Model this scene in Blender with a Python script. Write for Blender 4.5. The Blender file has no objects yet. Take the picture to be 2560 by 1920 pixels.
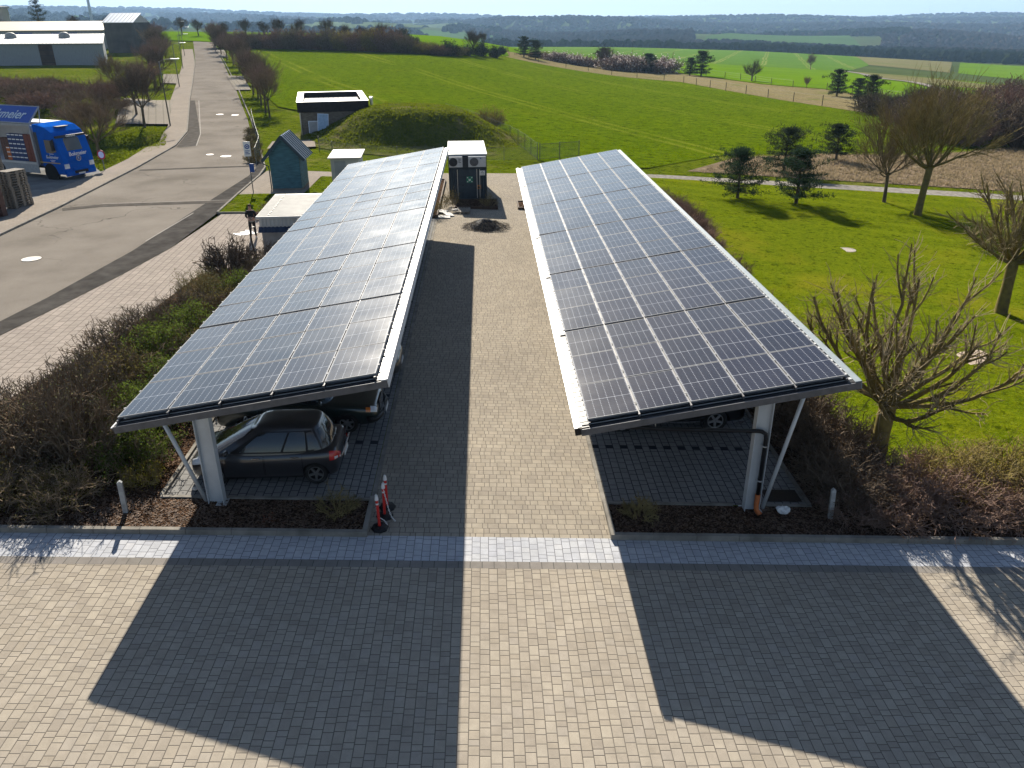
import math
CAMP=(6.1979,-15.1385,10.5309); FPX=1976.52; YAW,PITCH,ROLL=.0314,.4339,-.0067
A=-.0459
def ss(e0,e1,x):
    t=min(1.,max(0.,(x-e0)/(e1-e0))); return t*t*(3-2*t)
def Hn(x,y):
    z=A*max(x,-8.) if x<60 else A*60+(x-60)*-.03
    s=1-ss(-20,50,x)
    z+=s*1.2e-4*max(0,min(y,330)-70)**2
    z-=(1-s)*.013*max(0,min(y,900)-40)
    return z
# far country: for each bearing u=dx/dy the height of the land at rising distances, as metres above the eye per metre (s)
def _hy(u): return 53-17*(u+.556)/1.175
_K=[(-.75,[(300,69),(450,64),(900,82),(2000,58),(3500,47),(5200,33),(9500,41)]),
 (-.556,[(300,69),(450,64),(900,82),(2000,58),(3500,46),(5200,31),(9500,40)]),
 (-.33,[(300,84),(460,83),(900,97),(2000,76),(2700,59),(3300,56),(5200,36),(9500,43)]),
 (-.1,[(300,108),(420,90),(900,106),(1800,88),(2500,70),(3300,62),(5200,47),(9500,50)]),
 (.031,[(330,124),(900,119),(1100,128),(1500,114),(2100,76),(2600,61),(3500,60),(5200,57),(9500,56)]),
 (.16,[(330,168),(450,148),(900,119),(1050,130),(1400,117),(2000,85),(2500,64),(3100,53),(5200,56),(9500,54)]),
 (.316,[(250,205),(450,165),(900,126),(1050,134),(1500,114),(1800,105),(2200,92),(2700,68),(3200,53),(5200,50),(9500,49)]),
 (.45,[(250,225),(450,175),(900,137),(1100,142),(1500,117),(1800,108),(2300,88),(3000,66),(4200,50),(9500,47)]),
 (.619,[(250,245),(450,192),(900,150),(1200,140),(1700,115),(2300,92),(3000,70),(4200,49),(9500,46)]),
 (.8,[(250,255),(450,200),(900,155),(1200,142),(1700,115),(2300,92),(3000,70),(4200,49),(9500,46)])]
def _col(k,d):
    u,t=k
    if d<=t[0][0]: py=t[0][1]; d0=d
    else:
        py=t[-1][1]
        for (a,b),(c,e) in zip(t,t[1:]):
            if d<=c:
                f=(math.log(d)-math.log(a))/(math.log(c)-math.log(a)); f=f*f*(3-2*f)*.5+f*.5
                py=b+(e-b)*f; break
    return CAMP[2]+d*(_hy(u)-py)*4.165e-4
def far(u,d):
    u=min(.79,max(-.74,u))
    for k0,k1 in zip(_K,_K[1:]):
        if u<=k1[0]:
            f=(u-k0[0])/(k1[0]-k0[0]); r=ss(1150,1900,d)*(9*math.sin(d*.0068+4*u+2.2*math.sin(5.5*u+1))+5*math.sin(d*.0031-11*u)+3.5*math.sin(19*u+d*.002)); return _col(k0,d)*(1-f)+_col(k1,d)*f+r*(1 if d<4000 else 1.6)
def ZH(x,y):
    """height of the land at x, y"""
    d=math.hypot(x-CAMP[0],y-CAMP[1]); z=Hn(x,y)
    if d>240 and y>0:
        w=ss(240,420,d); z=z*(1-w)+far((x-CAMP[0])/(y-CAMP[1]),d)*w
    if -40<x<-15 and 45<y<72:      # the hollow beside the footpath
        r=math.hypot((x+28.5)/5.2,(y-60)/8.5); z-=1.5*(1-ss(.55,1.,r))
    if -85<x<-25 and 60<y<150:     # the overgrown bank behind the lorry
        t=((x+52)*.65+(y-92)*.76)/16; q=(-(x+52)*.76+(y-92)*.65)/26; r=math.hypot(t,q); z+=2.0*(1-ss(.3,1.,r))
    return z
import bpy, bmesh, random
import numpy as np
from mathutils import Vector, Matrix, Euler, noise
PI=math.pi; rnd=random.Random(7)
SC=bpy.context.scene; COL=SC.collection
V=Vector
# ---------------------------------------------------------------- objects
def tag(o,label=None,cat=None,group=None,kind=None):
    if label: o['label']=label
    if cat: o['category']=cat
    if group: o['group']=group
    if kind: o['kind']=kind
    return o
def thing(name,label,cat,loc=(0,0,0),rz=0,group=None):
    o=bpy.data.objects.new(name,None); COL.objects.link(o); o.empty_display_size=.2
    o.location=loc; o.rotation_euler=(0,0,rz)
    return tag(o,label,cat,group)
class MB:
    def __init__(s): s.v=[]; s.f=[]; s.m=[]; s.mi=0
    def add(s,vs,fs):
        k=len(s.v); s.v.extend(tuple(p) for p in vs); s.f.extend([tuple(i+k for i in f) for f in fs]); s.m.extend([s.mi]*len(fs)); return s
    def box(s,c,d,rz=0,M=None):
        x,y,z=d[0]/2,d[1]/2,d[2]/2; cr,sr=math.cos(rz),math.sin(rz); vs=[]
        for a,b,e in ((-x,-y,-z),(x,-y,-z),(x,y,-z),(-x,y,-z),(-x,-y,z),(x,-y,z),(x,y,z),(-x,y,z)):
            p=V((c[0]+a*cr-b*sr,c[1]+a*sr+b*cr,c[2]+e)); vs.append(M@p if M else p)
        return s.add(vs,[(0,3,2,1),(4,5,6,7),(0,1,5,4),(1,2,6,5),(2,3,7,6),(3,0,4,7)])
    def b2(s,lo,hi,M=None): return s.box([(a+b)/2 for a,b in zip(lo,hi)],[b-a for a,b in zip(lo,hi)],0,M)
    def quad(s,*p): return s.add(p,[tuple(range(len(p)))])
    def tube(s,pts,r,n=8,cap=True):
        pts=[V(p) for p in pts]; k=len(pts); rs=r if hasattr(r,'__len__') else [r]*k
        vs=[]; up=None
        for i,p in enumerate(pts):
            d=(pts[min(i+1,k-1)]-pts[max(i-1,0)])
            if d.length<1e-9: d=V((0,0,1))
            d.normalize()
            if up is None: up=V((1,0,0)) if abs(d.x)<.8 else V((0,1,0))
            a=d.cross(up).normalized(); b=d.cross(a); up=b.cross(d)*-1 if False else up
            for j in range(n):
                t=2*PI*j/n; vs.append(p+(a*math.cos(t)+b*math.sin(t))*rs[i])
        fs=[(i*n+j,i*n+(j+1)%n,(i+1)*n+(j+1)%n,(i+1)*n+j) for i in range(k-1) for j in range(n)]
        if cap: fs+=[tuple(range(n))[::-1],tuple((k-1)*n+j for j in range(n))]
        return s.add(vs,fs)
    def prism(s,prof,a,b,plane='xz',M=None):
        """a closed outline in the given plane, extruded between a and b along the third axis"""
        n=len(prof); vs=[]
        for e in (a,b):
            for p,q in prof:
                w=V((p,e,q)) if plane=='xz' else V((e,p,q)) if plane=='yz' else V((p,q,e)); vs.append(M@w if M else w)
        fs=[tuple(range(n))[::-1],tuple(range(n,2*n))]+[(i,(i+1)%n,n+(i+1)%n,n+i) for i in range(n)]
        return s.add(vs,fs)
    def lathe(s,prof,n=24,c=(0,0,0),M=None):
        vs=[]
        for r,z in prof:
            for j in range(n):
                t=2*PI*j/n; p=V((c[0]+r*math.cos(t),c[1]+r*math.sin(t),c[2]+z)); vs.append(M@p if M else p)
        k=len(prof); fs=[(i*n+j,i*n+(j+1)%n,(i+1)*n+(j+1)%n,(i+1)*n+j) for i in range(k-1) for j in range(n)]
        return s.add(vs,fs)
    def grid(s,P):
        r=len(P);c=len(P[0]); return s.add([q for row in P for q in row],[(i*c+j,i*c+j+1,(i+1)*c+j+1,(i+1)*c+j) for i in range(r-1) for j in range(c-1)])
    def build(s,name,mats,parent=None,smooth=False,bevel=0,loc=None,fixn=True):
        me=bpy.data.meshes.new(name); me.from_pydata(s.v,[],s.f)
        for m in (mats if isinstance(mats,(list,tuple)) else [mats]): me.materials.append(m)
        if any(s.m): me.polygons.foreach_set('material_index',s.m)
        if fixn or bevel:
            bm=bmesh.new(); bm.from_mesh(me)
            if fixn: bmesh.ops.recalc_face_normals(bm,faces=bm.faces)
            if bevel:
                bmesh.ops.bevel(bm,geom=[e for e in bm.edges if len(e.link_faces)==2 and e.calc_face_angle(0)>.5],offset=bevel,segments=2,profile=.7,affect='EDGES')
            bm.to_mesh(me); bm.free()
        if smooth:
            me.polygons.foreach_set('use_smooth',[True]*len(me.polygons))
        o=bpy.data.objects.new(name,me); COL.objects.link(o)
        if parent: o.parent=parent
        if loc is not None: o.location=loc
        return o
def smooth_by_angle(o,deg=35):
    me=o.data; me.polygons.foreach_set('use_smooth',[True]*len(me.polygons))
    bm=bmesh.new(); bm.from_mesh(me)
    for e in bm.edges:
        if len(e.link_faces)==2 and e.calc_face_angle(0)>math.radians(deg): e.smooth=False
    bm.to_mesh(me); bm.free(); return o
def dup(root,loc,rz=None,scale=None,label=None,group=None,name=None):
    r=root.copy(); COL.objects.link(r); r.location=loc
    if rz is not None: r.rotation_euler=(0,0,rz)
    if scale is not None: r.scale=scale if hasattr(scale,'__len__') else (scale,)*3
    if label: r['label']=label
    if group: r['group']=group
    for ch in list(root.children):
        c=ch.copy(); COL.objects.link(c); c.parent=r
        for g in list(ch.children):
            d=g.copy(); COL.objects.link(d); d.parent=c
    return r
def text(body,size,name,mat,parent,M,extr=.004,align='CENTER',shear=0,bold=0):
    cu=bpy.data.curves.new(name,'FONT'); cu.body=body; cu.size=size; cu.extrude=extr; cu.align_x=align; cu.align_y='CENTER'; cu.shear=shear; cu.offset=bold
    tmp=bpy.data.objects.new(name,cu); COL.objects.link(tmp); dg=bpy.context.evaluated_depsgraph_get(); me=bpy.data.meshes.new_from_object(tmp.evaluated_get(dg)); bpy.data.objects.remove(tmp)
    me.materials.clear(); me.materials.append(mat); o=bpy.data.objects.new(name,me); COL.objects.link(o); o.parent=parent; o.matrix_local=M; return o
# ---------------------------------------------------------------- node materials
class NT:
    def __init__(s,nt): s.nt=nt
    def n(s,t,**k):
        o=s.nt.nodes.new(t)
        for a,b in k.items(): setattr(o,a,b)
        return o
    def put(s,sock,v):
        if isinstance(v,bpy.types.NodeSocket): s.nt.links.new(v,sock)
        else:
            if sock.type=='RGBA' and len(v)==3: v=(*v,1)
            sock.default_value=v
    def m(s,op,a,b=0.,c=0.):
        o=s.n('ShaderNodeMath',operation=op)
        for i,v in enumerate((a,b,c)): s.put(o.inputs[i],v)
        return o.outputs[0]
    def mix(s,f,a,b,mode='MIX'):
        o=s.n('ShaderNodeMix',data_type='RGBA',blend_type=mode); s.put(o.inputs[0],f); s.put(o.inputs[6],a); s.put(o.inputs[7],b); return o.outputs[2]
    def noise(s,vec,scale,detail=3,rough=.55,dist=0):
        o=s.n('ShaderNodeTexNoise'); s.put(o.inputs['Vector'],vec); o.inputs['Scale'].default_value=scale; o.inputs['Detail'].default_value=detail; o.inputs['Roughness'].default_value=rough; o.inputs['Distortion'].default_value=dist; return o.outputs['Fac']
    def ramp(s,f,stops):
        o=s.n('ShaderNodeValToRGB'); e=o.color_ramp.elements
        while len(e)<len(stops): e.new(.5)
        for q,(p,c) in zip(e,stops): q.position=p; q.color=(*c,1) if len(c)==3 else c
        s.put(o.inputs[0],f); return o.outputs[0]
    def step(s,e0,e1,x):
        o=s.n('ShaderNodeMapRange',interpolation_type='SMOOTHSTEP'); s.put(o.inputs[0],x); s.put(o.inputs[1],e0); s.put(o.inputs[2],e1); return o.outputs[0]
    def white(s,vec):
        o=s.n('ShaderNodeTexWhiteNoise',noise_dimensions='3D'); s.put(o.inputs['Vector'],vec); return o
    def comb(s,x,y,z=0.):
        o=s.n('ShaderNodeCombineXYZ')
        for i,v in enumerate((x,y,z)): s.put(o.inputs[i],v)
        return o.outputs[0]
    def sep(s,v):
        o=s.n('ShaderNodeSeparateXYZ'); s.put(o.inputs[0],v); return o.outputs
    def bump(s,h,strength=.5,dist=.02):
        o=s.n('ShaderNodeBump'); s.put(o.inputs['Height'],h); o.inputs['Strength'].default_value=strength; o.inputs['Distance'].default_value=dist; return o.outputs[0]
def newmat(name):
    m=bpy.data.materials.new(name); m.use_nodes=True; t=NT(m.node_tree); b=m.node_tree.nodes['Principled BSDF']; return m,t,b
def P(name,col,rough=.6,metal=0.,var=.12,scale=6.,bump=0.,bscale=40.,spec=.22,col2=None,coat=0.,world=False,stretch=None,trans=0.):
    """a plain material with uneven colour and a little relief"""
    m,t,b=newmat(name)
    if world: vec=t.n('ShaderNodeNewGeometry').outputs['Position']
    else: vec=t.n('ShaderNodeTexCoord').outputs['Object']
    if stretch:
        o=t.n('ShaderNodeVectorMath',operation='MULTIPLY'); t.put(o.inputs[0],vec); o.inputs[1].default_value=stretch; vec=o.outputs[0]
    f=t.noise(vec,scale,4)
    c2=col2 or tuple(min(1,c*(1+2.2*var)) for c in col); c1=col if col2 else tuple(c*(1-1.6*var) for c in col)
    t.put(b.inputs['Base Color'],t.ramp(f,[(.3,c1),(.7,c2)]))
    b.inputs['Roughness'].default_value=rough; b.inputs['Metallic'].default_value=metal; b.inputs['Specular IOR Level'].default_value=spec; b.inputs['Coat Weight'].default_value=coat
    if bump: t.put(b.inputs['Normal'],t.bump(t.noise(vec,bscale,3),bump,.02))
    if trans:
        g=t.n('ShaderNodeBsdfTranslucent'); t.put(g.inputs[0],c2); x=t.n('ShaderNodeMixShader'); x.inputs[0].default_value=trans
        out=m.node_tree.nodes['Material Output']; m.node_tree.links.new(b.outputs[0],x.inputs[1]); m.node_tree.links.new(g.outputs[0],x.inputs[2]); m.node_tree.links.new(x.outputs[0],out.inputs[0])
    return m
def paver(name,w,stones,along,joint,jw,pal,rough=.85,rot=0.,stain=.25,marks=False,spec=.0,offhalf=False):
    """pavers laid in courses of width w running along x or y, each course a shifted row of stones of the given lengths"""
    m,t,b=newmat(name); pos=t.n('ShaderNodeNewGeometry').outputs['Position']; X,Y,Z=t.sep(pos)
    if rot:
        c,s_=math.cos(rot),math.sin(rot)
        X,Y=t.m('ADD',t.m('MULTIPLY',X,c),t.m('MULTIPLY',Y,s_)),t.m('SUBTRACT',t.m('MULTIPLY',Y,c),t.m('MULTIPLY',X,s_))
    p,q=(X,Y) if along=='x' else (Y,X)
    L=sum(stones); qw=t.m('DIVIDE',q,w); qi=t.m('FLOOR',qw); qf=t.m('MULTIPLY',t.m('FRACT',qw),w); dq=t.m('MINIMUM',qf,t.m('SUBTRACT',w,qf))
    off=t.m('MULTIPLY',qi,.5) if offhalf else t.white(t.comb(qi,3.7,1.1)).outputs[0]
    s=t.m('ADD',t.m('DIVIDE',p,L),off); k=t.m('FLOOR',s); f=t.m('MULTIPLY',t.m('FRACT',s),L)
    dp=t.m('MINIMUM',f,t.m('SUBTRACT',L,f)); idx=0.; a=0
    for l in stones[:-1]:
        a+=l; dp=t.m('MINIMUM',dp,t.m('ABSOLUTE',t.m('SUBTRACT',f,a))); idx=t.m('ADD',idx,t.m('GREATER_THAN',f,a))
    wn=t.white(t.comb(qi,k,idx)).outputs[0]
    col=t.ramp(wn,[(i/max(1,len(pal)-1),c) for i,c in enumerate(pal)])
    big=t.noise(pos,.35,4,.6); fine=t.noise(pos,60,2); mid=t.noise(pos,4.,3,.6)
    col=t.mix(1.,col,t.ramp(big,[(.25,(1-stain,1-stain,1-stain*.9)),(.75,(1+stain*.35,)*3)]),'MULTIPLY')
    col=t.mix(.8,col,t.ramp(mid,[(.3,(.86,.86,.86)),(.7,(1.1,1.1,1.1))]),'MULTIPLY')
    col=t.mix(.6,col,t.ramp(fine,[(.3,(.86,.86,.86)),(.7,(1.12,1.12,1.12))]),'MULTIPLY')
    if marks: # every third metre a broken row of dark stones parts two bays
        yy=t.m('MODULO',t.m('ADD',Y,298.9),3.0); hit=t.m('MULTIPLY',t.m('LESS_THAN',yy,.2),t.m('LESS_THAN',t.m('MODULO',t.m('ADD',qi,400),2.),.5)); col=t.mix(hit,col,(.035,.037,.042))
    d=t.m('MINIMUM',dp,dq); jm=t.m('SUBTRACT',1.,t.step(jw*.35,jw*.75,d)); jm=t.m('MULTIPLY',jm,t.ramp(mid,[(.2,(.65,)*3),(.6,(1,)*3)]))
    col=t.mix(jm,col,joint)
    t.put(b.inputs['Base Color'],col); b.inputs['Roughness'].default_value=rough; b.inputs['Specular IOR Level'].default_value=spec
    h=t.m('ADD',t.m('MULTIPLY',t.step(0.,jw*1.3,d),.6),t.m('ADD',t.m('MULTIPLY',fine,.12),t.m('MULTIPLY',wn,.12)))
    t.put(b.inputs['Normal'],t.bump(h,.5,.012)); return m
def grass(name,dark,mid,light,dry=(.22,.18,.07),dryamt=.15,bs=9.,bd=.25,lines=None,tuft=2.2,patch=.12,tuft_shade=0):
    m,t,b=newmat(name); pos=t.n('ShaderNodeNewGeometry').outputs['Position']
    f1=t.noise(pos,bs,5,.7); f2=t.noise(pos,patch,4,.6); f3=t.noise(pos,tuft,4,.65,.4)
    col=t.ramp(t.m('ADD',t.m('MULTIPLY',f1,.45),t.m('MULTIPLY',f3,.55)),[(.32,dark),(.5,mid),(.68,light)])
    col=t.mix(t.m('MULTIPLY',t.step(.52,.75,f2),dryamt*2),col,dry)
    col=t.mix(.6,col,t.ramp(t.noise(pos,.035,3),[(.3,(.82,.86,.8)),(.7,(1.14,1.1,1.12))]),'MULTIPLY')
    if tuft_shade: col=t.mix(t.m('MULTIPLY',t.m('SUBTRACT',1.,t.step(.35,.45,t.noise(pos,tuft_shade,4,.7,.3))),.8),col,tuple(q*.45 for q in dark))  # dark specks painted into the colour as the shadows of tufts
    if lines: # wheel tracks left by the tractor: pairs of lines, spaced
        ang,gap,c,amt,wid=lines; X,Y,Z=t.sep(pos); d=t.m('ADD',t.m('MULTIPLY',X,math.cos(ang)),t.m('MULTIPLY',Y,math.sin(ang)))
        d=t.m('ADD',d,t.m('MULTIPLY',t.noise(pos,.02,1),3)); g=t.m('MODULO',t.m('ADD',d,4000),gap)
        l=t.m('MAXIMUM',t.m('SUBTRACT',1.,t.step(0,wid,t.m('ABSOLUTE',t.m('SUBTRACT',g,2.)))),t.m('SUBTRACT',1.,t.step(0,wid,t.m('ABSOLUTE',t.m('SUBTRACT',g,4.)))))
        col=t.mix(t.m('MULTIPLY',l,t.m('MULTIPLY',t.step(.3,.6,t.noise(pos,.05,3)),amt)),col,c)
    t.put(b.inputs['Base Color'],col); b.inputs['Roughness'].default_value=1.; b.inputs['Specular IOR Level'].default_value=0.
    t.put(b.inputs['Normal'],t.bump(t.m('ADD',t.m('MULTIPLY',f1,.5),f3),1.,bd)); return m
def clipgrid(poly,step):
    bm=bmesh.new(); f=bm.faces.new([bm.verts.new((x,y,0)) for x,y in poly])
    if f.normal.z<0: f.normal_flip()
    xs=[p[0] for p in poly]; ys=[p[1] for p in poly]
    for ax,lo,hi in ((0,min(xs),max(xs)),(1,min(ys),max(ys))):
        k=math.ceil(lo/step)
        while k*step<hi:
            co=[0,0,0]; co[ax]=k*step; no=[0,0,0]; no[ax]=1
            if k*step>lo+1e-4: bmesh.ops.bisect_plane(bm,geom=bm.verts[:]+bm.edges[:]+bm.faces[:],plane_co=co,plane_no=no,dist=1e-5)
            k+=1
    return bm
def drape(name,poly,step,dz,mat,kind='structure',zf=None,label=None,cat=None):
    bm=clipgrid(poly,step); bmesh.ops.triangulate(bm,faces=bm.faces[:])
    bm.normal_update()
    for v in bm.verts: v.co.z=(zf or ZH)(v.co.x,v.co.y)+(dz(v.co.x,v.co.y) if callable(dz) else dz)
    bm.normal_update()
    if sum(f.normal.z for f in bm.faces)<0: bmesh.ops.reverse_faces(bm,faces=bm.faces[:])
    me=bpy.data.meshes.new(name); bm.to_mesh(me); bm.free(); me.materials.append(mat)
    me.polygons.foreach_set('use_smooth',[True]*len(me.polygons))
    o=bpy.data.objects.new(name,me); COL.objects.link(o); return tag(o,label,cat,None,kind)
def G(x,y,dz=0.): return (x,y,ZH(x,y)+dz)
# ================================================================ camera, light, sky
def setup():
    cy,sy,cp,sp=math.cos(YAW),math.sin(YAW),math.cos(PITCH),math.sin(PITCH)
    f=V((sy*cp,cy*cp,-sp)); r=V((cy,-sy,0)); u=r.cross(f); c,s=math.cos(ROLL),math.sin(ROLL)
    r,u=r*c+u*s,u*c-r*s
    cam=bpy.data.cameras.new('camera'); o=bpy.data.objects.new('camera',cam); COL.objects.link(o)
    o.matrix_world=Matrix(((r.x,u.x,-f.x,CAMP[0]),(r.y,u.y,-f.y,CAMP[1]),(r.z,u.z,-f.z,CAMP[2]),(0,0,0,1)))
    cam.sensor_width=36; cam.lens=FPX/2560*36; cam.clip_start=.1; cam.clip_end=30000; SC.camera=o
    el=math.radians(29.43); az=math.radians(168.03); k=math.cos(el)
    d=V((math.sin(az)*k,math.cos(az)*k,-math.sin(el)))
    l=bpy.data.lights.new('sun','SUN'); l.energy=4.6; l.angle=math.radians(.53); l.color=(1,.92,.79)
    so=bpy.data.objects.new('sun',l); COL.objects.link(so); so.rotation_euler=d.to_track_quat('-Z','Y').to_euler(); so.location=(0,0,60)
    w=bpy.data.worlds.new('World'); SC.world=w; w.use_nodes=True; t=NT(w.node_tree); bg=w.node_tree.nodes['Background']
    sky=t.n('ShaderNodeTexSky',sky_type='NISHITA'); sky.sun_disc=False; sky.sun_elevation=el; sky.sun_rotation=math.atan2(-d.x,-d.y)
    sky.air_density=1.; sky.dust_density=.5; sky.ozone_density=2.; sky.altitude=300
    # thin broken cloud, laid out by direction
    X,Y,Z=t.sep(t.n('ShaderNodeTexCoord').outputs['Generated']); zz=t.m('MAXIMUM',Z,.04)
    pv=t.comb(t.m('DIVIDE',X,zz),t.m('DIVIDE',Y,zz)); n=t.noise(pv,.55,6,.55,.6)
    cl=t.m('MULTIPLY',t.step(.47,.66,n),t.step(.05,.14,Z))
    sc=t.n('ShaderNodeVectorMath',operation='LENGTH'); t.put(sc.inputs[0],sky.outputs[0])
    lum=t.m('ADD',t.m('MULTIPLY',sc.outputs['Value'],.62),1.5)
    pale=t.m('MULTIPLY',t.m('SUBTRACT',1.,t.step(-.02,.42,Z)),t.m('ADD',.35,t.m('MULTIPLY',t.step(-.7,.4,Y),.5)))
    glow=t.m('ADD',.62,t.m('MULTIPLY',t.m('MULTIPLY',t.step(.06,.22,Z),t.m('SUBTRACT',1.,t.step(.3,.62,Z))),t.m('MULTIPLY',t.step(-.3,.8,Y),2.6))); lum=t.m('MULTIPLY',lum,glow)
    base=t.mix(pale,sky.outputs[0],t.mix(t.step(.03,.12,Z),t.comb(t.m('MULTIPLY',lum,.96),lum,t.m('MULTIPLY',lum,1.02)),t.comb(t.m('MULTIPLY',lum,.74),t.m('MULTIPLY',lum,.95),t.m('MULTIPLY',lum,1.12))))
    col=t.mix(t.m('MULTIPLY',cl,.75),base,t.comb(t.m('MULTIPLY',lum,1.12),t.m('MULTIPLY',lum,1.1),t.m('MULTIPLY',lum,1.12)))
    ln=t.n('ShaderNodeVectorMath',operation='LENGTH'); t.put(ln.inputs[0],col)
    q=t.n('ShaderNodeVectorMath',operation='SCALE'); t.put(q.inputs[0],col); t.put(q.inputs['Scale'],t.m('DIVIDE',1.,t.m('ADD',1.,t.m('MULTIPLY',ln.outputs['Value'],.045)))); col=q.outputs[0]
    t.put(bg.inputs[0],col); bg.inputs[1].default_value=SKY
    SC.view_settings.view_transform='Standard'; SC.view_settings.look='None'; SC.view_settings.gamma=1; SC.view_settings.exposure=EXPO
    SC.render.engine='CYCLES'; SC.cycles.max_bounces=7; SC.cycles.diffuse_bounces=3; SC.cycles.glossy_bounces=3; SC.cycles.transparent_max_bounces=6; SC.cycles.volume_bounces=1; SC.cycles.use_denoising=True; SC.cycles.caustics_reflective=False; SC.cycles.caustics_refractive=False
    SC.cycles.sample_clamp_indirect=6
EXPO=1.5; SKY=.052
setup()
# ================================================================ ground materials
beige=[(.30,.262,.21),(.335,.295,.24),(.285,.25,.205),(.35,.31,.25),(.315,.28,.235)]
M_fore=paver('beige_block_paving',.185,[.25,.1875,.125,.1875,.25,.125],'y',(.10,.089,.075),.013,beige,stain=.12)
M_court=paver('beige_course_paving',.2,[.25,.1875,.25,.125,.1875,.25,.125],'x',(.105,.095,.08),.013,[(.29,.255,.205),(.325,.29,.235),(.275,.243,.2),(.34,.3,.24)],stain=.15)
M_silver=paver('silver_block_paving',.185,[.25,.1875,.25,.125,.25,.1875],'y',(.12,.12,.13),.012,[(.38,.39,.42),(.43,.44,.465),(.40,.41,.43),(.46,.465,.48)],stain=.1)
M_band=paver('grey_edging_stone',.26,[.26],'x',(.07,.07,.065),.012,[(.2,.185,.165),(.23,.21,.19)],stain=.15)
M_bay=paver('grey_bay_paving',.205,[.3,.2,.3,.25],'y',(.045,.045,.045),.022,[(.21,.208,.2),(.24,.236,.226),(.22,.215,.207)],marks=True,stain=.2)
M_walk=paver('rosy_course_paving',.3,[.4,.3,.5,.4],'y',(.11,.095,.08),.022,[(.29,.255,.222),(.315,.277,.242),(.28,.245,.215),(.33,.287,.25)],rot=.06,stain=.12)
M_foot=paver('pale_footpath_paving',.2,[.2],'x',(.2,.17,.14),.012,[(.26,.23,.195),(.285,.25,.212)],stain=.15,offhalf=True)
M_pad=paver('pale_grid_paving',.8,[.2],'y',(.16,.15,.12),.1,[(.30,.265,.23),(.33,.292,.253)],rot=.35,stain=.15)
M_yard=P('grey_yard_paving',(.18,.178,.172),.85,spec=0.,var=.1,scale=1.2,bump=.2,bscale=30,world=True)
def asphalt():
    m,t,b=newmat('worn_asphalt'); pos=t.n('ShaderNodeNewGeometry').outputs['Position']
    a=t.noise(pos,.22,5,.6); f=t.noise(pos,35,3,.7); g=t.noise(pos,160,2)
    col=t.ramp(a,[(.3,(.15,.134,.115)),(.5,(.195,.175,.152)),(.72,(.235,.212,.184))])
    col=t.mix(.75,col,t.ramp(f,[(.3,(.6,.6,.6)),(.7,(1.28,1.28,1.28))]),'MULTIPLY'); col=t.mix(.5,col,t.ramp(g,[(.3,(.7,.7,.7)),(.7,(1.25,1.25,1.25))]),'MULTIPLY')
    # tyre-polished lanes and fine cracks
    cr=t.n('ShaderNodeTexVoronoi',feature='DISTANCE_TO_EDGE'); w=t.n('ShaderNodeVectorMath',operation='MULTIPLY_ADD'); nz=t.n('ShaderNodeTexNoise'); t.put(nz.inputs['Vector'],pos); nz.inputs['Scale'].default_value=.6; t.put(w.inputs[0],nz.outputs['Color']); w.inputs[1].default_value=(3,3,3); t.put(w.inputs[2],pos); t.put(cr.inputs['Vector'],w.outputs[0]); cr.inputs['Scale'].default_value=.11
    col=t.mix(t.m('MULTIPLY',t.m('SUBTRACT',1.,t.step(.001,.006,cr.outputs['Distance'])),t.step(.48,.6,t.noise(pos,.09,2))),col,(.1,.09,.08))
    t.put(b.inputs['Base Color'],col); b.inputs['Roughness'].default_value=.9; b.inputs['Specular IOR Level'].default_value=.0; t.put(b.inputs['Normal'],t.bump(t.m('ADD',f,g),.35,.01)); return m
M_asph=asphalt()
M_asphdark=P('dark_asphalt_strip',(.06,.056,.052),.85,spec=0.,var=.16,scale=1.5,bump=.3,bscale=120,world=True)
M_seam=P('grey_asphalt_patch',(.085,.078,.07),.85,spec=0.,var=.12,scale=2,bump=.3,bscale=120,world=True)
M_white=P('road_paint',(.31,.29,.265),.7,spec=0.,var=.08,scale=4,world=True)
M_kerb=P('concrete_kerb',(.205,.192,.17),.85,spec=0.,var=.16,scale=2.5,bump=.25,bscale=60,world=True)
def mulch():
    m,t,b=newmat('bark_mulch'); pos=t.n('ShaderNodeNewGeometry').outputs['Position']
    v=t.n('ShaderNodeTexVoronoi'); t.put(v.inputs['Vector'],pos); v.inputs['Scale'].default_value=26
    c=t.ramp(t.sep(v.outputs['Color'])[0],[(0,(.02,.013,.009)),(.45,(.055,.034,.023)),(.8,(.11,.068,.045)),(1,(.21,.155,.115))])
    t.put(b.inputs['Base Color'],t.mix(.7,c,t.ramp(t.noise(pos,3,4),[(.3,(.5,.5,.5)),(.7,(1.3,1.25,1.2))]),'MULTIPLY')); b.inputs['Roughness'].default_value=.9; b.inputs['Specular IOR Level'].default_value=0.
    t.put(b.inputs['Normal'],t.bump(t.m('ADD',v.outputs['Distance'],t.noise(pos,14,3)),1.,.05)); return m
M_mulch=mulch()
M_lawn=grass('mown_lawn',(.045,.075,.003),(.095,.125,.004),(.15,.17,.006),dry=(.18,.165,.012),dryamt=.35,bs=16,bd=.09,tuft=3.5,patch=.16,tuft_shade=2.6,lines=(1.15,2.6,(.16,.19,.008),.35,.9))
M_verge=grass('rough_verge_grass',(.035,.058,.003),(.085,.115,.005),(.14,.155,.012),dryamt=.3,bs=7,bd=.3,tuft=2.,patch=.2,tuft_shade=2.)
M_meadow=grass('meadow_grass',(.03,.06,.001),(.085,.132,.0015),(.14,.185,.004),dry=(.15,.17,.01),dryamt=.18,bs=3.2,bd=.6,tuft=.8,patch=.06,tuft_shade=1.0,lines=(.366,22.,(.19,.21,.025),.6,.7))
M_crop=grass('young_crop',(.07,.14,.004),(.09,.165,.005),(.11,.19,.008),dryamt=.06,bs=2,bd=.1,tuft=.5,patch=.02)
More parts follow.
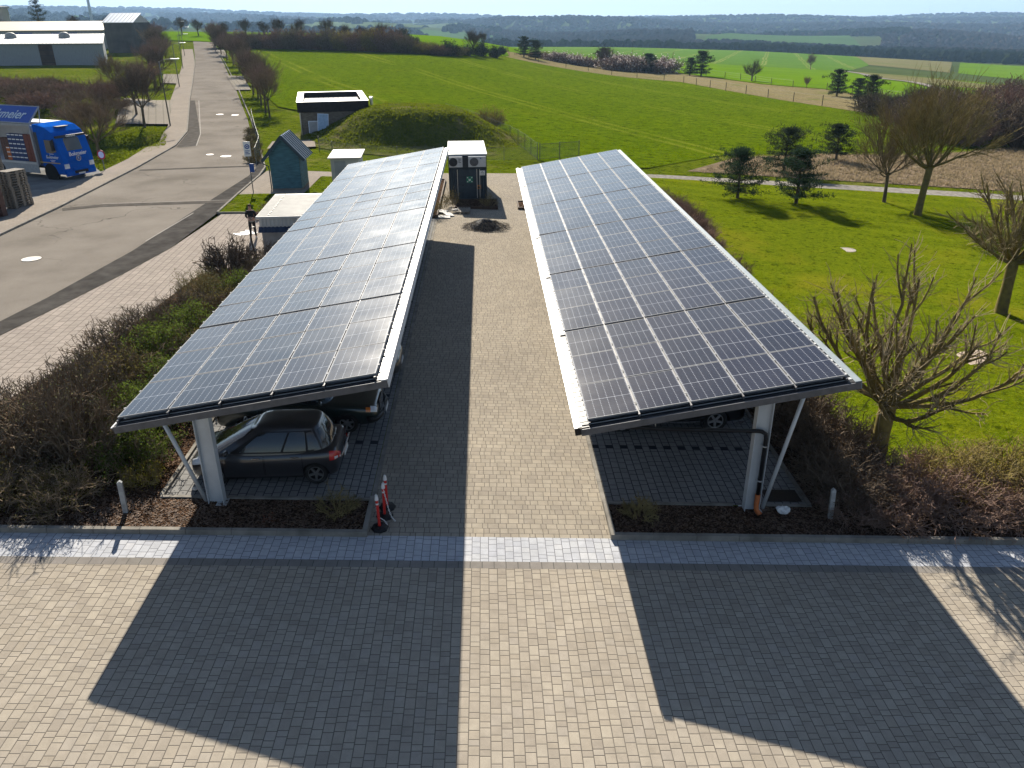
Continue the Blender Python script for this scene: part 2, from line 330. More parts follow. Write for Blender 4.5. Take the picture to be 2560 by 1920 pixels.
M_crop2=grass('tramlined_crop',(.055,.12,.012),(.075,.145,.016),(.095,.165,.02),dryamt=.1,bs=2,bd=.1,tuft=.3,patch=.015,lines=(-.33,26.,(.2,.21,.06),.8,1.0))
M_dry=grass('dry_grass',(.09,.085,.03),(.2,.165,.085),(.29,.235,.14),dry=(.1,.13,.025),dryamt=.4,bs=5,bd=.35,tuft=1.6,patch=.14)
M_straw=grass('withered_growth',(.11,.075,.05),(.21,.16,.11),(.31,.245,.18),dry=(.13,.14,.05),dryamt=.3,bs=4,bd=.5,tuft=1.3,patch=.12)
M_soil=grass('ploughed_soil',(.07,.05,.032),(.105,.08,.055),(.14,.11,.075),dry=(.1,.11,.04),dryamt=.3,bs=2,bd=.2,tuft=.7)
M_brown=grass('fallow_ground',(.1,.1,.04),(.14,.13,.058),(.17,.16,.075),dry=(.1,.13,.03),dryamt=.35,bs=.8,bd=.2,tuft=.3,patch=.02)
M_gravel=P('grey_gravel',(.2,.185,.165),.9,spec=0.,var=.22,scale=3,bump=.5,bscale=30,world=True)
M_far=grass('valley_grassland',(.04,.055,.018),(.055,.075,.022),(.075,.095,.03),dry=(.06,.055,.035),dryamt=.35,bs=.02,bd=.0,tuft=.006,patch=.003)
M_fargreen=P('far_green_field',(.05,.09,.025),.9,spec=0.,var=.1,scale=.004,world=True)
M_farpale=P('far_pale_field',(.07,.095,.04),.9,spec=0.,var=.1,scale=.004,world=True)
# ================================================================ ground
def terrain():
    nr,na=330,300; rs=np.geomspace(2.5,9500,nr); az=np.radians(np.linspace(-58,56,na)); mb=MB(); P_=[]
    for r in rs:
        row=[]
        for a in az:
            x,y=CAMP[0]+r*math.sin(a),CAMP[1]-6+r*math.cos(a); z=ZH(x,y)
            near=(1-ss(19,23,abs(x-1)))*(1-ss(50,54,y)); road=0
            if y<260: # under the road and its paths
                cx=-15 if y<50 else -15-(y-50)*.325; road=1-ss(20,28,abs(x-cx))
            z-=.10*max(near,road)+ (.025 if r<120 else 0)
            row.append((x,y,z))
        P_.append(row)
    mb.grid(P_)
    return tag(mb.build('ground',M_verge,smooth=True,fixn=False),kind='structure')
g=terrain()
g.data.materials.append(M_far)
cen=[ (p.center.x,p.center.y) for p in g.data.polygons]
g.data.polygons.foreach_set('material_index',[1 if math.hypot(x-6,y+15)>480 else 0 for x,y in cen])
bm=bmesh.new(); bm.from_mesh(g.data); 
if sum(f.normal.z for f in bm.faces)<0: bmesh.ops.reverse_faces(bm,faces=bm.faces[:])
bm.to_mesh(g.data); bm.free()
def S(name,poly,step,dz,mat,**k): return drape(name,poly,step,dz,mat,**k)
S('forecourt',[(-30,-20),(46,-20),(46,-1.28),(-30,-1.28)],2,0,M_fore)
S('edging_band',[(-30,-1.28),(46,-1.28),(46,-1.04),(-30,-1.04)],2,.001,M_band)
S('silver_strip',[(-30,-1.04),(46,-1.04),(46,-.2),(8.93,-.2),(8.93,-.14),(3.35,-.14),(3.35,-.2),(-30,-.2)],2,0,M_silver)
S('courtyard',[(3.35,-.14),(8.93,-.14),(8.93,37),(14.4,37),(14.4,45.4),(20,45.4),(20,47.4),(8.9,47.4),(-5.3,44.6),(-5.3,43),(3.35,43)],2,0,M_court)
S('parking_bay',[(-1.72,1.33),(3.22,1.33),(3.22,36),(-1.72,36)],2,.002,M_bay)
S('parking_bay',[(9.06,1.33),(14.12,1.33),(14.12,36),(9.06,36)],2,.002,M_bay)
S('pavement',[(-13.2,-.1),(-1.72,-.1),(-1.72,31),(-9.05,30.8),(-9.3,23.5),(-9.9,18.9),(-10.6,14.9),(-11.2,11.7),(-12,6)],2,-.004,M_walk)
S('planting_bed',[(-13,-.08),(3.22,-.08),(3.22,1.24),(-1.8,1.24),(-1.8,21.6),(-4.4,21.6),(-6.5,19),(-7.0,11.5),(-8.0,6.5),(-9.3,3.5),(-13,2.2)],1,.025,M_mulch)
S('planting_bed',[(9.06,-.08),(46,-.08),(46,2.6),(21,3.4),(17,3.4),(16.6,10),(17.2,20),(16.8,30),(16,38),(14.2,38),(14.2,1.24),(9.06,1.24)],1,.03,M_mulch)
S('lawn',[(14.2,3.),(46,2.4),(47.5,43),(33,45.4),(20.2,47.5),(14.4,47.6)],2,.015,M_lawn)
S('gravel_path',[(14.4,47.5),(20.2,47.4),(33.3,45.2),(46.3,42.8),(75,35),(75,38),(48,45.4),(34.3,47.6),(20.5,49.1),(14.4,49.3)],2,.012,M_gravel)
S('dry_grass',[(23,51.5),(35,49.5),(48,47.3),(75,41),(95,75),(82,78),(66,77),(52,68),(40,66),(30,61)],3,.012,M_straw)
MEADOW=[(10.9,54),(9.3,65),(5.9,76),(1.8,86.5),(-6,88),(-14,84),(-20,92),(-27,112),(-36,140),(-48,178),(-61,223),(-53,224),(-34.8,216),(-14.9,204),(-4.6,203),(9,224),(13.6,238),(38.4,218),(56.5,199.5),(60,170),(63.4,144.6),(70.4,114),(84,92),(80,84),(66,79),(52,70),(40,67.5),(29,62),(20,52.5),(13.5,50.5)]
S('meadow',MEADOW,4,.02,M_meadow)
S('soil_strip',[(-63,224),(-53,223),(-34.8,215),(-14.9,203),(-4.6,202),(0,212),(-8,216),(-33,229),(-60,237)],4,.06,M_soil)
S('dry_strip',[(13,236),(38.4,217),(56.5,198.6),(60,170),(63.4,144),(70.4,113),(82,108),(88,140),(87,182),(77,197),(66,259),(34,287),(13,268)],5,.05,M_dry)
def UD(l): # bearing and distance from the viewpoint to ground position
    return [(CAMP[0]+d*math.sin(math.atan(u)),CAMP[1]+d*math.cos(math.atan(u))) for u,d in l]
fd=lambda x,y:.06+.00018*math.hypot(x,y)
S('crop_field',UD([(.03,281)])+[(34,288),(67,260),(78,198),(88,183),(89,141),(84,110)]+UD([(.63,170),(.70,300),(.6,440),(.5,440),(.42,462),(.3,462),(.2,462),(.1,420),(.03,400)]),12,fd,M_crop)
S('crop_field',UD([(.02,405),(.1,422),(.2,466),(.3,466),(.43,466),(.46,640),(.44,930),(.3,950),(.16,960),(.03,960),(-.02,700)]),16,fd,M_crop2)
S('fallow_field',UD([(.43,462),(.52,452),(.68,400),(.64,240),(.55,262),(.49,340),(.455,430)]),10,lambda x,y:.1+.0003*math.hypot(x,y),M_brown)
S('fallow_field',UD([(.46,640),(.56,600),(.56,930),(.44,930)]),16,lambda x,y:.1+.00025*math.hypot(x,y),M_brown)
S('crop_field',UD([(.57,600),(.75,540),(.75,930),(.57,930)]),16,lambda x,y:.1+.00025*math.hypot(x,y),M_crop)
S('farm_track',UD([(.415,466),(.425,468),(.46,420),(.50,330),(.575,220),(.56,220),(.485,330),(.45,418)]),6,lambda x,y:.2+.0004*math.hypot(x,y),M_gravel)
S('crop_field',[(-110,262),(-64,243),(-33,234),(-8,221),(4,216),(14,240),(14,268)]+UD([(.03,420),(-.12,440),(-.3,470),(-.42,470),(-.5,420)]),10,.12,M_crop)
S('far_field',UD([(.26,1480),(.4,1480),(.455,1560),(.43,1900),(.3,1820),(.26,1600)]),30,3.,M_fargreen)
S('far_field',UD([(-.46,2180),(-.24,2180),(-.25,2680),(-.46,2680)]),60,3.5,M_fargreen)
S('far_field',UD([(-.2,1900),(-.07,1850),(-.05,2600),(-.18,2700)]),60,3.5,M_farpale)
S('far_field',UD([(-.13,2750),(0,2750),(-.02,3100),(-.12,3200)]),60,4.,M_farpale)
S('far_field',UD([(-.1,1600),(.02,1500),(.02,1750),(-.08,1800)]),60,3.5,M_fargreen)
# road
RL_=[(-19.6,-20),(-19.1,5),(-19.15,26.4),(-19.3,33.1),(-20.1,47),(-21.2,58.5),(-23.4,68.2),(-34.3,101.9),(-57.2,175),(-79,241.5),(-82.5,252)]
RR_=[(-74,247),(-71,235.4),(-50.75,174.3),(-32.1,116.5),(-20.1,78),(-12.5,52.25),(-11.0,46.4),(-10.75,43),(-10.9,33),(-11.0,23),(-11.6,16),(-12.6,9),(-13.6,0),(-14.6,-20)]
S('road',RL_+RR_,3,.0,M_asph)
S('asphalt_strip',[(-14.6,-20),(-13.6,0),(-12.6,9),(-11.6,16),(-11.0,23),(-10.9,33),(-10.75,43),(-11.,46.4),(-12.5,52.2),(-12.0,52.2),(-10.42,46.4),(-9.98,43),(-9.72,37.3),(-9.45,33),(-9.35,31),(-9.3,23.5),(-9.9,18.9),(-10.6,14.9),(-11.2,11.7),(-12,6),(-13.2,-.1),(-14,-20)],2,.008,M_asphdark)
FO_=[(-20.8,5),(-20.7,29.1),(-22.1,35.6),(-22,45.1),(-22.4,50.9),(-24.2,62.5),(-26.9,72.5),(-37,101.9),(-60,175),(-76,222)]
S('footpath',[(-19.2,5),(-19.3,26.4),(-19.45,33.1),(-20.25,47),(-21.35,58.5),(-23.55,68.2),(-34.45,101.9),(-57.4,175),(-73,222)]+FO_[::-1],3,.09,M_foot)
S('lorry_yard',[(-20.9,5),(-20.8,29.1),(-22.2,35.6),(-22.1,45.3),(-23.5,47.5),(-60,62),(-60,5)],3,.03,M_yard)
S('parking_pad',[(-33.5,75.2),(-27.5,74.2),(-36.2,101),(-42.2,101)],3,.1,M_pad)
S('parking_pad',[(-47.9,129.4),(-44.9,128),(-51.2,147.8),(-54.6,148.2)],3,.1,M_pad)
S('parking_pad',[(-29.7,116),(-32,115.8),(-41.5,144),(-38.2,143)],3,.08,M_pad)
S('parking_pad',[(-56,196),(-57.5,195),(-66,219),(-64,220)],3,.08,M_pad)
S('grass_patch',[(-9.3,31.1),(-1.75,31.1),(-1.75,43),(-5.5,43),(-5.55,36.6),(-9.6,36.2)],1,.06,M_verge)
S('paved_path',[(-9.62,36.2),(-5.55,36.55),(-5.6,43),(3.3,43.1),(3.3,44.6),(-5.3,45),(-9.9,45)],1,.03,M_foot)
S('paved_path',[(-12.6,56),(-8.6,57),(-9.6,61.5),(-13.2,60.5)],1,.05,M_foot)
# marks and repairs in the road
def strip(name,pts,w,dz,mat):
    L=[];R=[]
    for i,p in enumerate(pts):
        a=V(pts[max(0,i-1)]);b=V(pts[min(len(pts)-1,i+1)]); d=(b-a).normalized(); n=V((-d.y,d.x))*w/2; L.append((p[0]+n.x,p[1]+n.y)); R.append((p[0]-n.x,p[1]-n.y))
    return S(name,L+R[::-1],1,dz,mat)
strip('asphalt_patch',[(-18.9,32.6),(-17,33.6),(-13,34),(-9.6,34.3)],.75,.012,M_seam)
strip('seam_line',[(-17.2,34.05),(-13,34.45),(-9.6,34.75)],.07,.016,M_white)
strip('asphalt_patch',[(-19.6,46),(-15,46.8),(-11.3,47.3)],.5,.012,M_seam)
S('asphalt_patch',[(-20.6,57.5),(-19.4,58.4),(-21.6,66.4),(-33.4,101),(-34.2,101),(-23.2,67.6),(-21,58)],2,.012,M_seam)
strip('seam_line',[(-20.4,57.7),(-19.4,58.4),(-21.6,66.4),(-32.8,100.8)],.09,.018,M_white)
strip('white_line',[(-11.05,24.8),(-10.75,31.2)],.07,.015,M_white)
# kerbs: raised stones, built in lengths with a joint between
def kerb(name,pts,w,h,step=1.0,gap=.012,low=-.05):
    mb=MB()
    for (x0,y0),(x1,y1) in zip(pts,pts[1:]):
        L=math.hypot(x1-x0,y1-y0); n=max(1,round(L/step)); ux,uy=(x1-x0)/L,(y1-y0)/L; rz=math.atan2(uy,ux)
        for i in range(n):
            a=(i+.5)*L/n; x,y=x0+ux*a,y0+uy*a; l=L/n-gap; e=rnd.uniform(-.004,.004)
            za=ZH(x-ux*l/2,y-uy*l/2); zb=ZH(x+ux*l/2,y+uy*l/2); vs=[]
            nx,ny=-uy*w/2,ux*w/2
            for zz,top in ((low,0),(h+e,1)):
                for s1,s2,zc in ((-1,-1,za),(1,-1,zb),(1,1,zb),(-1,1,za)):
                    k=.92 if top else 1
                    vs.append((x+ux*s1*l/2+nx*s2*k,y+uy*s1*l/2+ny*s2*k,zc+zz))
            mb.add(vs,[(0,3,2,1),(4,5,6,7),(0,1,5,4),(1,2,6,5),(2,3,7,6),(3,0,4,7)])
    return tag(mb.build(name,M_kerb),kind='structure')
kerb('kerb',[(-29,-.14),(3.36,-.14)],.12,.13)
kerb('kerb',[(3.29,-.07),(3.29,1.33)],.12,.12)
kerb('kerb',[(-1.78,1.29),(3.22,1.29)],.1,.06); kerb('kerb',[(-1.77,1.35),(-1.77,21.5)],.1,.06)
kerb('kerb',[(8.92,-.14),(46,-.14)],.12,.14)
kerb('kerb',[(8.99,-.07),(8.99,1.33)],.12,.12)
kerb('kerb',[(9.06,1.29),(12.2,1.29)],.1,.06); kerb('kerb',[(12.9,1.29),(14.2,1.29)],.1,.06); kerb('kerb',[(14.17,1.35),(14.17,36)],.1,.06)
kerb('kerb',[(3.29,1.34),(3.29,43)],.12,.012,low=-.1); kerb('kerb',[(8.99,1.34),(8.99,37)],.12,.012,low=-.1)
kerb('kerb',[(-19.2,10),(-19.2,26.4),(-19.36,33.1),(-20.18,47),(-21.28,58.5),(-23.5,68.2),(-34.4,101.9),(-57.3,175),(-73,222)],.15,.1,step=2)
kerb('kerb',[(-9.3,31.05),(-1.8,31.05)],.1,.08); kerb('kerb',[(-9.33,31.1),(-9.68,37.3),(-9.94,43),(-10.38,46.4),(-12.1,52.3),(-19.7,78),(-31.7,116.5),(-50.4,174.3),(-71,236)],.14,.1,step=2)
# recessed grate in the right-hand bay
S('drain_grate',[(13.15,1.5),(14.05,1.5),(14.05,2.05),(13.15,2.05)],1,.02,P('dark_coir',(.035,.026,.018),.95,var=.2,scale=30,world=True))
# ================================================================ solar carports
M_galv=P('galvanised_steel',(.46,.48,.5),.42,.55,var=.12,scale=3,bump=.05)
M_steel=P('grey_painted_steel',(.50,.53,.56),.45,.15,var=.06,scale=2)
M_trim=P('pale_flashing',(.50,.51,.52),.55,.1,var=.05,scale=2)
M_dkflash=P('dark_grey_flashing',(.10,.10,.108),.5,.1,var=.1)
M_alu=P('aluminium_frame',(.24,.245,.255),.65,.0,var=.05)
M_black=P('black_plastic',(.012,.012,.014),.45,var=.1)
M_orange=P('orange_pipe',(.42,.12,.035),.5,var=.08)
M_sheet=P('trapezoid_sheet',(.45,.46,.47),.45,.2,var=.05,scale=2)
PW,PL=1.09,1.722
def mk_pv():
    m,t,b=newmat('solar_cells'); X,Y,Z=t.sep(t.n('ShaderNodeTexCoord').outputs['Object'])
    w=(PW-.05)/6; fx=t.m('MULTIPLY',t.m('FRACT',t.m('DIVIDE',t.m('ADD',X,PW/2-.025),w)),w); dx=t.m('MINIMUM',fx,t.m('SUBTRACT',w,fx))
    h=(PL-.07)/20; ay=t.m('ABSOLUTE',Y); fy=t.m('MULTIPLY',t.m('FRACT',t.m('DIVIDE',t.m('SUBTRACT',ay,.012),h)),h); dy=t.m('MINIMUM',fy,t.m('SUBTRACT',h,fy))
    gap=t.m('LESS_THAN',dx,.003); tip=t.m('LESS_THAN',t.m('ADD',dx,dy),.016); row=t.m('LESS_THAN',dy,.0008)
    mid=t.m('LESS_THAN',ay,.007); edge=t.m('MAXIMUM',t.m('GREATER_THAN',t.m('ABSOLUTE',X),PW/2-.022),t.m('GREATER_THAN',ay,PL/2-.026))
    ln=t.m('MAXIMUM',t.m('MULTIPLY',gap,.6),t.m('MAXIMUM',t.m('MULTIPLY',tip,.8),t.m('MAXIMUM',mid,t.m('MULTIPLY',row,.3)))); ln=t.m('MAXIMUM',ln,t.m('MULTIPLY',edge,.12))
    bus=t.m('LESS_THAN',t.m('ABSOLUTE',t.m('SUBTRACT',t.m('MODULO',fx,.0175),.0087)),.0006)
    cell=t.n('ShaderNodeObjectInfo').outputs['Random']; pos=t.n('ShaderNodeNewGeometry').outputs['Position']
    c=t.ramp(cell,[(0,(.007,.0062,.011)),(1,(.012,.0100,.017))]); c=t.mix(t.m('MULTIPLY',bus,.06),c,(.2,.2,.21)); c=t.mix(ln,c,(.30,.31,.34))
    dust=t.noise(pos,1.1,5,.65)
    c=t.mix(t.m('MULTIPLY',t.step(.45,.8,dust),.03),c,(.3,.29,.27))
    t.put(b.inputs['Base Color'],c); t.put(b.inputs['Roughness'],t.m('ADD',t.m('MULTIPLY',t.noise(pos,.8,4),.10),.10)); b.inputs['IOR'].default_value=1.5; b.inputs['Specular IOR Level'].default_value=.6
    t.put(b.inputs['Normal'],t.bump(t.noise(pos,.9,2),.05,.02)); return m
M_pv=mk_pv()
SECT=3*PL+2*.02; PITCHY=SECT+.13; LEN=6*PITCHY-.13
def panel_mesh():
    mb=MB(); x,y=PW/2,PL/2; f=.03; h=.035
    mb.mi=0; mb.quad((-x+.006,-y+.006,h-.002),(x-.006,-y+.006,h-.002),(x-.006,y-.006,h-.002),(-x+.006,y-.006,h-.002))
    mb.mi=1
    for lo,hi in (((-x,-y,0),(-x+.014,y,h)),((x-.014,-y,0),(x,y,h)),((-x+.014,-y,0),(x-.014,-y+.014,h)),((-x+.014,y-.014,0),(x-.014,y,h))): mb.b2(lo,hi)
    mb.mi=2; mb.quad((-x+.01,-y+.01,.004),(-x+.01,y-.01,.004),(x-.01,y-.01,.004),(x-.01,-y+.01,.004))
    return mb
M_bluef=P('sky_tinted_flashing',(.19,.225,.25),.5,.1,var=.06)  # blue-grey of the reflected sky put into the flashing colour
def carport(name,label,x0,z0,tilt,y0,cols,low,high,brace,lowgutter,group):
    """x0,z0: the low edge of the cells; the roof rises to the right by tilt"""
    W=5*PW+4*.032
    R=Matrix.Translation((x0,y0,z0))@Matrix.Rotation(-tilt,4,'Y')   # roof frame: x up the slope, y along, z square to the roof
    root=thing(name,label,'carport',(0,0,0),0,group)
    def T(p): return R@V(p)
    # sheet with ribs running up the slope; seen end-on along both sides
    mb=MB(); yy=-.16; prof=[]
    while yy<LEN+.15:
        for a,b in ((0,-.14),(.11,-.14),(.135,-.07),(.225,-.07),(.25,-.14)): prof.append((yy+a,b))
        yy+=.25
    vs=[]
    for x in (-low,W+high): vs+= [T((x,p,q)) for p,q in prof]
    n=len(prof); mb.add(vs,[(i,i+1,n+i+1,n+i) for i in range(n-1)]); mb.build('roof_sheet',M_sheet,root,fixn=False)
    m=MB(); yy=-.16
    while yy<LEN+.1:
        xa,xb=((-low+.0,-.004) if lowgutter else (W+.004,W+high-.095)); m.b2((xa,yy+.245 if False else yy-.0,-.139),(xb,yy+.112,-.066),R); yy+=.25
    m.build('valley_shade',M_black,root)['kind']='stuff'  # black boxes added in the sheet valleys to stand for the shade between ribs
    # mounting rails under every seam between panel columns
    for i in range(6):
        xc=-.016+i*(PW+.032) if 0<i<5 else (.02 if i==0 else W-.02)
        m=MB(); m.b2((xc-.02,-.10,-.07),(xc+.02,LEN+.04,-.003),R); m.build('mounting_rail',M_dkflash,root)
    pm=None; k=0; rr_=random.Random(hash(x0)%999)
    for s in range(6):
        jx,jy=rr_.uniform(-.005,.005),rr_.uniform(-.006,.006)
        for r in range(3):
            for c in range(5):
                y=s*PITCHY+r*(PL+.02)+PL/2; x=c*(PW+.032)+PW/2
                if pm is None: o=panel_mesh().build('solar_panel',[M_pv,M_alu,M_black],root,fixn=False); pm=o
                else: o=pm.copy(); COL.objects.link(o); o.parent=root
                e=Euler((jx+rr_.gauss(0,.003),jy+rr_.gauss(0,.003),0)).to_matrix().to_4x4()
                o.matrix_local=R@Matrix.Translation((x,y,.0))@e
    for s in range(6): m=MB(); m.b2((-low+.02,s*PITCHY-.125 if s else -.06,-.045),(W+.02,s*PITCHY-.005,-.035),R); m.build('gap_shade_strip',M_black,root)  # black strips laid in the section gaps in place of the shade there
    # clamps: bright dots where the panels meet
    m=MB()
    for c in range(6):
        for s in range(6):
            for r in range(3):
                for q in (.25,.75):
                    x=c*(PW+.032)-.016; y=s*PITCHY+r*(PL+.02)+PL*q; m.b2((x-.02,y-.03,.03),(x+.02,y+.03,.045),R)
    m.build('panel_clamp',M_alu,root)['kind']='stuff'
    # flashings
    def fl(nm,mat,lo,hi): m=MB(); m.b2(lo,hi,R); return m.build(nm,mat,root,bevel=.006)
    fl('end_flashing',M_dkflash,(-low-.02,-.215,-.24),(W+high+.02,-.165,-.085)); fl('end_flashing',M_dkflash,(-low-.02,LEN+.15,-.24),(W+high+.02,LEN+.2,-.075))
    m=MB(); m.b2((-low,-.165,-.085),(W+high,-.05,-.075),R); m.build('end_cover',M_black,root)
    fl('eave_flashing',M_bluef if lowgutter else M_trim,(W+high-.09,-.2,-.085),(W+high+.05,LEN+.2,-.055)); fl('edge_fascia',M_bluef if lowgutter else M_trim,(W+high+.03,-.2,-.25),(W+high+.052,LEN+.2,-.055))
    if lowgutter:
        m=MB(); pr=[(-low-.15,-.03),(-low-.15,-.19),(-low-.03,-.19),(-low-.03,-.10),(-low-.045,-.10),(-low-.045,-.175),(-low-.135,-.175),(-low-.135,-.03)]
        m.prism(pr,-.2,LEN+.2,'xz',R); m.build('gutter',M_galv,root)
        fl('gutter_cap',M_black,(-low-.155,-.225,-.2),(-low-.02,-.2,-.03)); fl('eave_flashing',M_trim,(-low-.10,-.2,-.028),(-low-.005,LEN+.2,-.02))
    else:
        fl('eave_flashing',M_trim,(-low-.07,-.2,-.12),(-low+.04,LEN+.2,-.095))
    # purlins: I-beams along the roof, their ends showing below the front edge
    for x in [.28+i*(W-.5)/4 for i in range(5)]:
        m=MB(); m.b2((x-.07,.02,-.25),(x+.07,LEN-.02,-.24),R); m.b2((x-.07,.02,-.152),(x+.07,LEN-.02,-.142),R); m.b2((x-.005,.02,-.24),(x+.005,LEN-.02,-.152),R); m.build('purlin',M_galv,root)
    # frames
    cx0,cx1=cols
    for i in range(6):
        y=1.12+i*(LEN-2.24)/5; xm=(cx0+cx1)/2
        def roofz(x): return z0+(x-x0)*math.tan(tilt)-.255/math.cos(tilt)
        gz=ZH(xm,y); zt=roofz(xm)-.17; m=MB()
        zb=gz-.05; hw=(cx1-cx0)/2; hd=.11
        # H section: flanges at front and back of the web, foot slightly narrower
        for yy in (y-hd,y+hd-.014):
            m.add([V((xm-hw,yy,zb)),V((xm+hw,yy,zb)),V((xm+hw,yy+.014,zb)),V((xm-hw,yy+.014,zb)),V((xm-hw,yy,zt)),V((xm+hw,yy,zt)),V((xm+hw,yy+.014,zt)),V((xm-hw,yy+.014,zt))],[(0,3,2,1),(4,5,6,7),(0,1,5,4),(1,2,6,5),(2,3,7,6),(3,0,4,7)]) if False else None
        for xx in (xm-hw,xm+hw-.016): m.b2((xx,y-hd,zb),(xx+.016,y+hd,zt))
        m.b2((xm-hw+.016,y-.006,zb),(xm+hw-.016,y+.006,zt)); c=m.build('column',M_steel,root)
        b=MB(); b.b2((xm-hw-.07,y-hd-.07,gz-.02),(xm+hw+.07,y+hd+.07,gz+.025)); b.build('base_plate',M_galv,c)
        # rafter
        a0,a1=.15,W-.15; m=MB(); lx=(xm-x0)/math.cos(tilt)
        for lo,hi in (((a0,y-y0-.06,-.27),(a1,y-y0+.06,-.255)),((a0,y-y0-.06,-.44),(a1,y-y0+.06,-.425)),((a0,y-y0-.005,-.425),(a1,y-y0+.005,-.27))): m.b2(lo,hi,R)
        m.build('rafter',M_steel,root)
        # raking tube from the foot of the column out to the roof
        bx,bt=brace; m=MB(); m.tube([(bx,y+.02,gz+.03),(bt,y+.02,roofz(bt)-.02)],.048,12); m.build('brace',M_steel,root,smooth=True)
    return root,R,W
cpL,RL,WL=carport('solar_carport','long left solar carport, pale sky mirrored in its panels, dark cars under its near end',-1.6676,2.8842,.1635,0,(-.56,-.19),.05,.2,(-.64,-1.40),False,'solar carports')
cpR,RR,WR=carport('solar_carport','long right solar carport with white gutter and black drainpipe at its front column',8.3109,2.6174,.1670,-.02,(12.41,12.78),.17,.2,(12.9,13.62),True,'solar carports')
# drainpipe of the right-hand carport
m=MB(); z1=ZH(12.72,.98)
pts=[(8.42,.1,2.46),(8.6,.16,2.40),(10.2,.5,2.08),(12.45,.98,1.72),(12.56,1.0,1.69),(12.66,1.0,1.62),(12.68,1.0,1.5),(12.68,1.0,z1+.52)]
m.tube(pts,.05,12); dp=m.build('downpipe',M_black,cpR,smooth=True)
m=MB(); m.tube([(12.68,1.,z1+.54),(12.68,1.,z1+.22),(12.69,.97,z1+.1),(12.75,.86,z1+.04)],[.062,.062,.066,.066],12); m.build('pipe_elbow',M_orange,dp,smooth=True)
for z in (1.3,.35): 
    m=MB(); m.lathe([(.054,-.015),(.066,-.015),(.066,.015),(.054,.015)],12,(12.68,1.,z)); m.b2((12.62,1.,z-.008),(12.68,1.1,z+.008)); m.build('pipe_clip',M_galv,dp)
m=MB(); m.tube([(9.9,.44,2.14),(9.9,.44,2.58)],.008,6); m.build('pipe_hanger',M_galv,dp)
# charging post near the far end of the right-hand carport
# ================================================================ cars
def paint(name,c,rough=.25,coat=1.,metal=.35,spec=.5):
    m,t,b=newmat(name); v=t.n('ShaderNodeTexCoord').outputs['Object']; f=t.noise(v,3,4); X,Y,Z=t.sep(v)
    col=t.ramp(f,[(.3,tuple(q*.9 for q in c)),(.7,tuple(q*1.1 for q in c))]); col=t.mix(t.m('MULTIPLY',t.step(.5,.1,Z),.35),col,(.09,.08,.07))
    t.put(b.inputs['Base Color'],col); b.inputs['Metallic'].default_value=metal; b.inputs['Specular IOR Level'].default_value=spec; t.put(b.inputs['Roughness'],t.m('ADD',t.m('MULTIPLY',t.noise(v,9,3),.15),rough)); b.inputs['Coat Weight'].default_value=coat; b.inputs['Coat Roughness'].default_value=.06; return m
def glassm(name,c=(.012,.014,.016)):
    m,t,b=newmat(name); v=t.n('ShaderNodeTexCoord').outputs['Object']; t.put(b.inputs['Base Color'],t.ramp(t.noise(v,2,2),[(.3,c),(.7,tuple(q*1.6 for q in c))])); b.inputs['Roughness'].default_value=.06; b.inputs['Specular IOR Level'].default_value=.85; return m
M_glass=glassm('dark_car_glass'); M_tyre=P('tyre_rubber',(.018,.018,.018),.8,var=.15,bump=.2)
M_rim=P('alloy_rim',(.42,.42,.44),.35,.7,var=.06); M_rimdk=P('dark_alloy_rim',(.17,.17,.175),.4,.6,var=.08); M_chrome=P('chrome_trim',(.6,.6,.62),.15,.9,var=.02)
M_lamp=glassm('clear_lamp_glass',(.45,.47,.5)); M_red=P('red_lamp_glass',(.42,.02,.02),.15,var=.1,coat=1); M_amber=P('amber_lamp_glass',(.6,.16,.02),.2,var=.05,coat=1)
M_plate=P('number_plate_white',(.6,.6,.6),.5,var=.02); M_well=P('wheel_well_black',(.006,.006,.006),.9,var=.1)
def crom(ks,x):
    """smooth interpolation through a table of rows keyed on the first column"""
    if x<=ks[0][0]: return ks[0][1:]
    for i in range(len(ks)-1):
        if x<=ks[i+1][0]:
            a=ks[max(0,i-1)];b=ks[i];c=ks[i+1];d=ks[min(len(ks)-1,i+2)]; h=c[0]-b[0]; t=(x-b[0])/h; o=[]
            for j in range(1,len(b)):
                m0=(c[j]-a[j])/(c[0]-a[0])*h if c[0]>a[0] else 0; m1=(d[j]-b[j])/(d[0]-b[0])*h if d[0]>b[0] else 0
                o.append((2*t**3-3*t*t+1)*b[j]+(t**3-2*t*t+t)*m0+(-2*t**3+3*t*t)*c[j]+(t**3-t*t)*m1)
            return o
    return ks[-1][1:]
SECP=[(0,0),(.55,0),(.80,.005),(.92,.05),(.97,.16),(.992,.32),(1,.48),(.996,.62),(.985,.74),(.965,.85),(.93,.93),(.86,.985),(.7,1.012),(.4,1.025),(0,1.03)]
